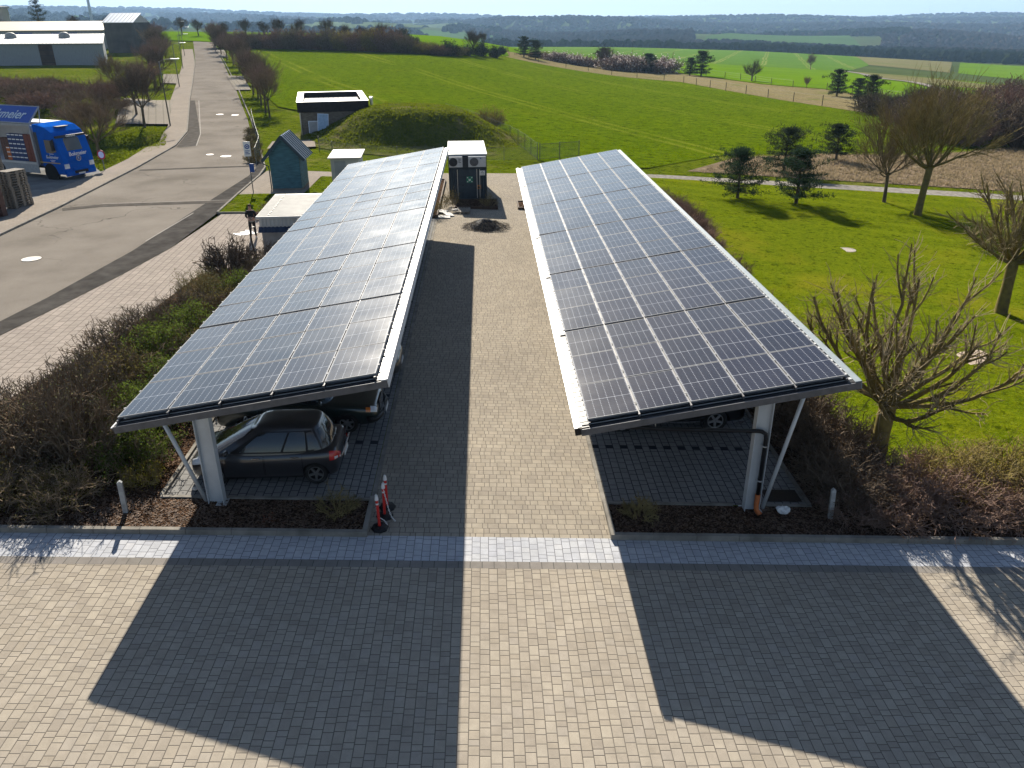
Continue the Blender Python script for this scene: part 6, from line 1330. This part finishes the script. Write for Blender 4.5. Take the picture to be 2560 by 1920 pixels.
# --- the overgrown slope at the right: bushes one by one
bs=[(71,118,3.6,9),(75,108,4.6,10),(70,100,5.0,11),(78,99,6.0,12),(66,90,5.2,12),(74,88,6.8,13),(84,90,7.5,14),(63,80,3.4,8),(70,78,6.0,12),(80,77,7.2,13),(90,84,8.,15),(91,72,7.5,14),(86,104,6.5,12),(97,96,7.5,14),(80,120,5.,10),(92,116,6,12),(104,84,8,15)]
for i,(x,y,h,w) in enumerate(bs):
    k=i%2; place(('slope',k),lambda:shrub('wild_bush','x',6.,3.,60+k,(M_twigd,M_twigr)[k],None,150,0,.1,up=.75,twl=1.25,rad=3.2),x,y,f"tall bare bush in the right-hand thicket, {ORD[i]} from its far left end",i*1.1,(w/6,w/6,h/3),'bushes of the right-hand thicket')
# --- strip trees and hedge at the end of the meadow
def far_pine(i): return lambda: pine('pine_tree','x',4.,2.,70+i,M_needle2)
for i,(x,y,s,lb) in enumerate([(67.8,236,1.05,'left of a close pair of pines standing in the dry strip beyond the meadow'),(70.6,233.5,1.45,'right and taller of a close pair of pines in the dry strip'),(80.3,158.5,1.12,'broad pine in the dry strip left of the two near the right thicket'),(80.5,149.0,.85,'small leaning pine in the dry strip before the thicket'),(76.5,135,1.1,'pine nearest the right thicket in the dry strip'),(57,243,1.15,'dark pine right of the blossom hedge in the dry strip'),(46,265,1.3,'dark pine amid the blossoming hedge'),(60,262,1.1,'pine at the right end of the blossoming hedge'),(19,252,1.25,'left pine at the left end of the far fence'),(22.5,250,1.15,'right pine at the left end of the far fence')]):
    place(('fp',i%2),far_pine(i%2),x,y,lb,i*1.7,(s*1.25,s*1.25,s*1.15),'pines along the field edges')
place('apple',lambda:bare_tree('fruit_tree','x','tree',5.4,1.4,2.6,81,(M_twigd,M_twigd),'wide',None,.2),79,212,'dark bare fruit tree standing alone before the far crop field',0,1.)
place('oak',lambda:bare_tree('bare_oak','x','tree',9,2,5,82,(M_twigd,M_twigd),'wide',None,.3),45,258,'large bare tree rising out of the blossoming hedge',1,1.15)
place('smalltree',lambda:bare_tree('bare_sapling','x','tree',5,1.6,1.6,83,(M_twigr,M_twigr),'street',None,.12),170,405,'small round bare tree at the farm track junction',1,(1.6,1.6,1.5)); place('smalltree',None,83.5,184,'little bare sapling by the second fence',2,.55)
R_=random.Random(17)
hb_=[(29,262),(33,263),(37.5,261),(41,262),(48,253),(51,251),(54,249),(57,247),(60,246),(49,259),(63.5,252)]
for i,(x,y) in enumerate(hb_):
    s=R_.uniform(.9,1.3)*(1. if i<4 else 1.5); place('blos',lambda:shrub('blossom_bush','x',6.,3.2,90,M_twigr,M_blos,90,900,.32,up=.7,rad=4.5),x,y,f"blackthorn-like bush in white blossom, {ORD[i]} of the hedge from the left",i*1.4,(s,s,s),'blossoming hedge bushes')
hd=[(-66,228,0,5),(-61,227,1,5.5),(-56,226,0,5),(-50,223,1,6),(-45,221,0,6.5),(-40,219,1,6),(-35,218,0,6.5),(-30.5,215,2,6),(-26.5,213,1,6),(-22.5,211,2,7.),(-18,209,1,7),(-13.5,207,0,5),(-9,206,2,3.5),(-5,206,1,3),(24,266,1,2.5),(30,276,0,2.5)]
for i,(x,y,k,h) in enumerate(hd):
    place(('hg',k),lambda:shrub('hedge_bush','x',7.,4.,100+k,(M_twig,M_twigr,M_twigo)[k],(M_grey,M_rust,M_bud)[k],130,700,.3,up=.8,rad=4.5),x,y,f"tall field-hedge bush beyond the meadow, {ORD[i]} from the road end",i*1.3,(R_.uniform(.95,1.2),R_.uniform(.95,1.2),h/4.2),'field hedge bushes')
ht=[(-76,262,6.5),(-70,266,7.5),(-63,262,6.8),(-57,255,8.5),(-50,252,8.5),(-41,250,8.5),(-34,240,7),(-29,236,6.5),(-88,275,7),(-96,283,7),(-21,213,9),(-16,222,7),(3.5,219,8.5),(6,262,6)]
for i,(x,y,h) in enumerate(ht):
    k=i%2; place(('hgt',k),lambda:bare_tree('bare_field_tree','x','tree',8,2.2,2.8,110+k,(M_twigd,M_twigd),'street',None,.2),x,y,f"bare tree standing up from the field hedge, {ORD[i]} from the road end",i*2.,(h/8*1.1,h/8*1.1,h/8),'bare trees along the field hedge')
for i,(x,y,w,h) in enumerate([(-14.5,215,4.2,6.2),(-11.5,212,3.6,4.2),(-2.5,208,5,4.5),(2,216,3.6,3.4),(5.5,222,4.4,4.6),(9.5,224,3.2,4.),(12,246,3,3)]):
    place('fb',lambda:shrub('evergreen_bush','x',4.,4.,120,M_twigd,M_needle,60,1500,.3,up=.9,rad=4),x,y,f"dark evergreen bush at the far meadow corner, {ORD[i]} from the left",i*1.9,(w/4,w/4,h/4),'dark evergreens at the meadow corner')
for i,(x,y,h) in enumerate([(-60,246,2.2),(-1,210,2.4)]): place('rb',lambda:shrub('reed_tussock','x',7.,2.,125,M_twigo,M_grey,120,300,.3,up=1.1,rad=4),x,y,f"pale reedy tussock, {'left' if i==0 else 'right'} of the two beyond the meadow",i,(1.3,1.,h/2))
# conifers and dark saplings behind the far-left halls
place('spruce',lambda:pine('spruce_tree','x',9.,3.4,131,M_needle2,base=.05),-151.5,300,'dark pointed conifer rising behind the beige-roofed hall',0,(1.,1.,1.15)); 
for i,(x,y,h) in enumerate([(-128,275,8),(-115,272,8.5),(-104,268,8.5),(-141,255,7)]): place(('hgt',0),None,x,y,f"bare tree top showing over the beige roof, {ORD[i]} from the left",i,(h/8,)*3,'bare trees behind the halls')
# --- bank behind the lorry: brown scrub
R_=random.Random(23)
k=0
for x,y in [(-44,80),(-47,84),(-50,88),(-53,92),(-56,96),(-60,101),(-64,106),(-42,84),(-45,90),(-49,95),(-53,100),(-57,106),(-61,112),(-40,90),(-43,97),(-68,104),(-72,112),(-66,116),(-38,77),(-37,83)]:
    s=R_.uniform(.75,1.2); place(('scrub',k%2),lambda:shrub('bramble_bush','x',5.,1.6,140+k%2,(M_twigr,M_twig)[k%2],(M_rust,None)[k%2],110,350,.12,up=.5,twl=1.3,rad=2.4),x,y,f"brown bramble bush on the bank behind the lorry, {ORD[min(k,21)]} in order from the near left",k,(s*1.1,s*1.1,s),'bramble bushes on the bank'); k+=1
# --- yellow bush by the mound, verge plants
place('ybush',lambda:shrub('yellow_bush','x',3.4,2.9,150,M_twigo,M_bud,70,900,.12,up=.8,rad=2.),6.7,75.3,'olive-yellow bush outside the fence beside the mound',0)
# --- planting: left hedge, bush by bush
LB=[(-9.8,1.2,'e',2.2,1.1),(-7.6,1.1,'e',2.4,1.3),(-5.6,1.0,'d',2.3,1.15),(-4.0,.95,'d',1.9,1.05),(-9.4,2.4,'d',2.4,1.3),(-7.6,2.9,'t',2.4,1.7),(-5.8,2.7,'t',2.6,2.1),(-4.3,2.8,'t',2.3,2.65),(-2.9,2.9,'g',1.9,1.5),(-6.7,4.9,'t',2.3,1.6),(-5.0,4.5,'t',2.4,2.5),(-3.5,4.6,'g',2.2,1.7),(-6.0,7.2,'t',2.2,1.6),(-4.7,6.8,'d',2.6,1.75),(-3.2,6.6,'g',2.2,1.7),(-6.0,9.2,'t',2.4,1.75),(-4.5,9.0,'g',2.6,1.8),(-3.0,8.8,'d',2.3,1.7),(-5.7,11.2,'t',2.3,1.6),(-4.1,11.2,'g',2.5,1.7),(-2.8,10.9,'d',2.,1.6),(-5.1,13.2,'t',2.2,1.5),(-3.6,13.2,'d',2.4,1.6),(-5.0,15.4,'y',2.3,1.7),(-3.6,15.4,'g',2.1,1.6),(-5.0,18.7,'w',2.4,2.2),(-3.5,17.4,'t',2.,1.6),(-3.4,20.4,'t',1.8,1.5),(-8.3,.9,'e',1.9,1.1),(-11.5,1.0,'e',2.2,1.2)]
KIND={'t':('bare_hedge_bush','leafless grey-brown hedge bush',lambda:shrub('bare_hedge_bush','x',2.4,1.8,201,M_hedge,M_grey,70,900,.045,up=1.0,rad=1.5)),
 'e':('evergreen_hedge_bush','low olive-green evergreen bush',lambda:shrub('evergreen_hedge_bush','x',2.4,1.3,202,M_twigd,M_everg,26,9500,.065,up=.6,rad=1.3)),
 'd':('dark_hedge_bush','dark half-bare hedge bush',lambda:shrub('dark_hedge_bush','x',2.3,1.6,203,M_twig,M_olive,60,3600,.055,up=.8,rad=1.4)),
 'g':('green_hedge_bush','leafy green hedge bush',lambda:shrub('green_hedge_bush','x',2.5,1.7,204,M_twig,M_everg,40,7500,.07,up=.8,rad=1.4)),
 'y':('budding_bush','light green budding bush',lambda:shrub('budding_bush','x',2.3,1.7,205,M_twigo,M_grey,70,2200,.055,up=.8)),
 'w':('coppiced_bush','coppiced bush of bare stems',lambda:shrub('coppiced_bush','x',2.4,2.2,206,M_twigd,None,90,0,up=1.2,rad=2.2,twl=.8))}
def plant(L,side,g):
    for i,(x,y,k,w,h) in enumerate(L):
        nm,ds,mk=KIND[k]; w0,h0={'t':(2.4,1.8),'e':(2.4,1.3),'d':(2.3,1.6),'g':(2.5,1.7),'y':(2.3,1.7),'w':(2.4,2.2),'r':(2.4,1.5),'o':(2.6,1.3),'b':(2.4,2.2)}[k]
        near='' ; row=int(y); place(k,mk,x,y,f"{ds}, {ORD[i]} bush of the {side} hedge counted from the front kerb",i*1.37,(w/w0,w/w0,h/h0),g,.02)
plant(LB,'left','bushes of the left hedge')
KIND.update({'r':('reddish_bush','low tangled reddish-brown bush',lambda:shrub('reddish_bush','x',2.4,1.5,210,M_twigr,M_rust,85,2600,.04,up=.5,twl=1.2,rad=1.25)),
 'o':('olive_bush','low bush with yellow-olive buds',lambda:shrub('olive_bush','x',2.6,1.3,211,M_twigo,M_bud,70,4600,.05,up=.5,twl=1.2,rad=1.2)),
 'b':('brushwood_bush','tall dark twiggy hedge bush',lambda:shrub('brushwood_bush','x',2.4,2.2,212,M_twigd,M_rust,110,900,.04,up=1.0,rad=1.3))})
RB=[(15.3,1.9,'b',2.3,1.7),(15.6,3.6,'b',2.5,2.0),(15.3,5.4,'b',2.5,2.1),(15.4,7.4,'b',2.4,2.1),(15.3,9.6,'b',2.3,2.0),(15.4,11.8,'d',2.3,1.9),(15.6,14.2,'b',2.2,1.8),(16.0,16.8,'t',2.3,1.7),(16.2,19.5,'b',2.3,1.6),(16.2,22.5,'t',2.2,1.5),(16.2,25.6,'r',2.2,1.5),(16.0,28.6,'b',2.2,1.5),(15.8,31.4,'r',2.,1.4),(16.3,1.1,'r',2.3,1.0),(17.7,1.2,'r',2.4,1.05),(17.2,2.4,'r',2.2,1.0),(19.2,1.1,'r',2.4,1.05),(18.8,2.4,'o',2.6,1.15),(20.6,1.2,'o',2.5,1.1),(20.3,2.6,'o',2.6,1.15),(22,1.0,'r',2.4,1.1),(21.9,2.4,'o',2.6,1.2),(23.5,1.4,'o',2.6,1.1),(15.1,.95,'r',1.5,.7)]
plant(RB,'right','bushes of the right hedge')
for i,(x,y) in enumerate([(17.4,36.4),(18.0,34.2),(18.2,31.4),(18.0,28.6),(17.6,33.0),(17.6,25.4),(17.4,20.6),(17.,15.4),(16.9,12.9)]):
    place('ball',lambda:shrub('clipped_bush','x',1.9,1.5,215,M_twigr,M_rust,150,900,.035,up=.7,trim=True),x,y,f"clipped reddish-brown bush on the lawn side of the right carport, {ORD[i]} of the row",i,(1.1,1.1,1.05),'clipped bushes beside the right carport')
for i,(x,y,s) in enumerate([(29.6,13.4,1.),(31.,11.6,1.1)]): place('edgeb',lambda:shrub('dense_low_bush','x',3.,1.4,216,M_twigr,M_rust,170,1600,.05,up=.5),x,y,f"dense low brown bush under the right-edge pollarded tree, {'left' if i==0 else 'right'} of two",i,s)
place('bedl',lambda:shrub('small_bush','x',.85,.95,220,M_twigo,M_grey,22,420,.04,up=1.),2.55,.75,'small grey-green bush at the right end of the left mulch bed')
place('bedr',lambda:shrub('dry_tussock','x',.8,.7,221,M_twigo,None,36,0,up=.9),9.75,.75,'dry straw-coloured tuft in the left end of the right mulch bed')
place('bedy',lambda:shrub('yellow_bush','x',.95,.75,222,M_twigo,M_yell,30,900,.05,up=.6),-2.45,2.0,'small yellow-green bush in the mulch left of the left carport foot')
place('bedg',lambda:shrub('tiny_red_plant','x',.3,.14,223,M_twigr,leafm('reddish_leaf',(.14,.04,.03),(.2,.09,.04)),8,60,.05),1.0,.35,'tiny reddish plant in the mulch near the front kerb',0)
for i,(x,y,s) in enumerate([(4.15,34.55,1.),(6.4,34.5,.9),(3.6,33.8,.8),(3.0,32.2,1.1)]): place('cbush',lambda:shrub('thin_shrub','x',1.1,1.3,224,M_twigo,M_grey,16,160,.05,up=1.1),x,y,f"thin shrub in front of the navy container, {ORD[i]} of four",i,s,None,.1)
for i,(x,y) in enumerate([(-6.4,30.2),(-6.3,32.4)]): place('bedshr',lambda:shrub('low_brown_bush','x',1.6,.6,225,M_twigr,M_rust,70,500,.04,up=.4),x,y,f"low brown bush on the grass by the white shed, {'front' if i==0 else 'rear'} one",i)
for i,(x,y) in enumerate([(-11.9,49),(-12.7,52.5),(-13.8,56.5),(-15.2,61),(-16.6,66)]): place('weed',lambda:shrub('tall_weeds','x',1.4,.8,226,M_twigo,M_grey,60,300,.07,up=1.1,rad=1.4),x,y,f"tall dry weeds along the road fence, {ORD[i]} clump from the hut",i,1.,'weeds along the road fence')
# ================================================================ far woods: a canopy no one could count
M_wood=P('leafless_wood',(.028,.022,.022),.95,spec=0.,var=.3,scale=.012,col2=(.055,.043,.038),world=True); M_pinew=P('pine_wood',(.010,.015,.009),.95,spec=0.,var=.3,scale=.012,col2=(.022,.03,.018),world=True)
def wood(name,mat,area,n,seed,hh,label,cone=False):
    R=random.Random(seed); vs=[];fs=[]; cnt=0; tries=0
    while cnt<n and tries<n*12:
        tries+=1; u,d=area(R)
        if u is None: continue
        x=CAMP[0]+d*math.sin(math.atan(u)); y=CAMP[1]+d*math.cos(math.atan(u)); z=ZH(x,y); h=hh*R.uniform(.7,1.25); w=h*R.uniform(.42,.62)*(1+max(0,d-1400)/3000); k=len(vs); m=6
        lv=((.55,.1),(1.,.45),(.82,.75),(.35,1.0)) if not cone else ((1.,.15),(.8,.45),(.45,.75),(.06,1.05))
        for f,g in lv:
            for j in range(m): a=2*PI*j/m+R.uniform(-.3,.3); q=R.uniform(.75,1.25); vs.append((x+w*f*q*math.cos(a),y+w*f*q*math.sin(a),z+h*g*R.uniform(.93,1.07)-.3))
        for i in range(3):
            for j in range(m): fs.append((k+i*m+j,k+i*m+(j+1)%m,k+(i+1)*m+(j+1)%m,k+(i+1)*m+j))
        fs.append(tuple(k+3*m+j for j in range(m))); cnt+=1
    me=bpy.data.meshes.new(name); me.from_pydata(vs,[],fs); me.materials.append(mat); o=bpy.data.objects.new(name,me); COL.objects.link(o); return tag(o,label,'wood',None,'stuff')
def clear(u,d): return .245<u<.47 and 1440<d<1920
def a_hill(R):
    u=R.uniform(-.02,.78); d=1330*math.exp(R.random()*1.42)
    if clear(u,d) or d<1330+max(0,.05-u)*6000: return None,0
    return u,d
def a_belt(R):
    u=R.uniform(.0,.78); d=R.uniform(965,1130)+(120 if u>.45 else 0)*R.random()
    if .0<u<.14 and R.random()<.55: return None,0
    return u,d
def a_belt2(R):
    u=R.uniform(.3,.78); d=R.uniform(1130,1420); return (u,d) if not clear(u,d) else (None,0)
def a_back(R):
    u=R.uniform(.24,.5); d=R.uniform(1925,2150); return u,d
def a_far(R):
    u=R.uniform(-.72,.1); d=R.uniform(2900,5300)
    if noise.noise((u*14,d*.0011,5))<-.02 and d<4300: return None,0
    return u,d
def a_val(R):
    u=R.uniform(-.66,.02); d=R.uniform(1450,3000)
    if noise.noise((u*20,d*.0022,9))<.12: return None,0
    return u,d
wood('deciduous_wood',M_wood,a_hill,16000,1,9.5,'leafless grey-brown woodland covering the hills on the right')
wood('pine_wood',M_pinew,a_belt,2000,2,9,'belt of dark pines behind the far crop field',False); wood('pine_wood',M_pinew,a_belt2,1500,3,9.5,'dark pine woodland left and right of the clearing'); wood('pine_wood',M_pinew,a_back,700,4,12,'row of dark pines behind the clearing')
wood('far_wood',M_wood,a_far,6500,5,14,'hazy woods on the far ridge to the left'); wood('valley_wood',M_pinew,a_val,1300,6,13,'patches of hazy woodland in the valley')
# ================================================================ grass tufts: lawn, verge and meadow close enough to show them
def tufts(name,mat,poly,n,h,seed,zf=ZH,near=None,blades=5,wd=.02,label=''):
    R=random.Random(seed); xs=[p[0] for p in poly]; ys=[p[1] for p in poly]; vs=[];fs=[]; c=0; tries=0
    def inside(x,y):
        k=False
        for (x0,y0),(x1,y1) in zip(poly,poly[1:]+poly[:1]):
            if (y0>y)!=(y1>y) and x<(x1-x0)*(y-y0)/(y1-y0)+x0: k=not k
        return k
    while c<n and tries<n*20:
        tries+=1; x,y=R.uniform(min(xs),max(xs)),R.uniform(min(ys),max(ys))
        if near and R.random()>near/max(near,math.hypot(x-CAMP[0],y-CAMP[1])): continue
        if not inside(x,y) or noise.noise((x*.9,y*.9,seed))<R.uniform(-.6,.25): continue
        z=zf(x,y); c+=1
        for b in range(blades):
            a=R.uniform(0,2*PI); l=h*R.uniform(.5,1.3); r=R.uniform(0,h*.6); bx,by=x+r*math.cos(a*3),y+r*math.sin(a*3); le=l*R.uniform(.2,.8); ca,sa=math.cos(a),math.sin(a); w=wd*R.uniform(.7,1.4); k=len(vs)
            vs+=[(bx-sa*w,by+ca*w,z),(bx+sa*w,by-ca*w,z),(bx+le*ca,by+le*sa,z+l*.9)]; fs.append((k,k+1,k+2))
    me=bpy.data.meshes.new(name); me.from_pydata(vs,[],fs); me.materials.append(mat); o=bpy.data.objects.new(name,me); COL.objects.link(o); return tag(o,label,'grass',None,'stuff')
M_blade=leafm('grass_blades',(.065,.095,.004),(.14,.17,.008),.45); M_bladem=leafm('meadow_blades',(.05,.09,.001),(.13,.18,.004),.45); M_bladed=leafm('dry_blades',(.2,.16,.09),(.34,.27,.17),.3)
tufts('lawn_grass',M_blade,[(14.6,3.4),(32,3),(47,43),(33,45),(20.2,47.2),(14.6,47)],30000,.05,1,near=22,blades=4,wd=.011,label='short mown grass of the lawn')
tufts('meadow_grass',M_bladem,MEADOW,46000,.13,2,near=45,blades=3,wd=.03,label='lush tussocky grass of the meadow')
tufts('mound_tufts',M_blade,[(-.3+11*math.cos(2*PI*i/20),66.5+11.4*math.sin(2*PI*i/20)) for i in range(20)],9000,.14,3,zf=mz,blades=4,wd=.035,label='tufted grass of the mound')
tufts('dry_tufts',M_bladed,[(24,51),(35,49.6),(48,47.4),(74,41.5),(92,75),(66,76),(52,68),(40,65.5),(30,60.5)],11000,.3,4,blades=5,wd=.035,label='withered stalks on the dry slope')
tufts('verge_tufts',M_blade,[(-8.9,31.3),(-2,31.3),(-2,42.8),(-5.4,42.8),(-5.6,36.4),(-9.1,36)],1500,.1,5,blades=4,wd=.02,label='rough grass around the teal hut'); tufts('verge_tufts',M_blade,[(-22.6,46.2),(-22,58),(-27,72.6),(-34,72),(-34,55),(-24,48)],5000,.14,6,blades=4,wd=.035,label='grass of the hollow beside the footpath')
def chips():
    R=random.Random(9); m=MB()
    for i in range(5200):
        x=R.uniform(-6,3.2) if R.random()<.55 else R.uniform(9.1,19); y=R.uniform(0,1.2); 
        if 3.2<x<9.1: continue
        z=ZH(x,y)+.03; a=R.uniform(0,PI); l=R.uniform(.015,.05); w=l*R.uniform(.25,.5); c,s=math.cos(a),math.sin(a); t=R.uniform(-.4,.4)*l
        m.add([(x-c*l-s*w,y-s*l+c*w,z-t),(x-c*l+s*w,y-s*l-c*w,z-t),(x+c*l+s*w,y+s*l-c*w,z+.012+t),(x+c*l-s*w,y+s*l+c*w,z+.012+t)],[(0,1,2,3)])
    tag(m.build('bark_chips',P('bark_chip',(.05,.03,.02),.85,col2=(.16,.11,.08),scale=9,world=True),fixn=False),'bark chips strewn over the mulch beds','mulch',None,'stuff')
chips()
# ================================================================ air
def haze():
    m=bpy.data.materials.new('haze_air'); m.use_nodes=True; nt=m.node_tree; nt.nodes.remove(nt.nodes['Principled BSDF']); v=nt.nodes.new('ShaderNodeVolumePrincipled'); v.inputs['Color'].default_value=(.40,.64,1,1); v.inputs['Density'].default_value=HAZE; v.inputs['Anisotropy'].default_value=.2
    nt.links.new(v.outputs[0],nt.nodes['Material Output'].inputs['Volume']); b=MB(); b.b2((-9000,-150,-190),(9000,10800,330)); o=b.build('haze',m); o['kind']='stuff'
HAZE=.00009
haze()
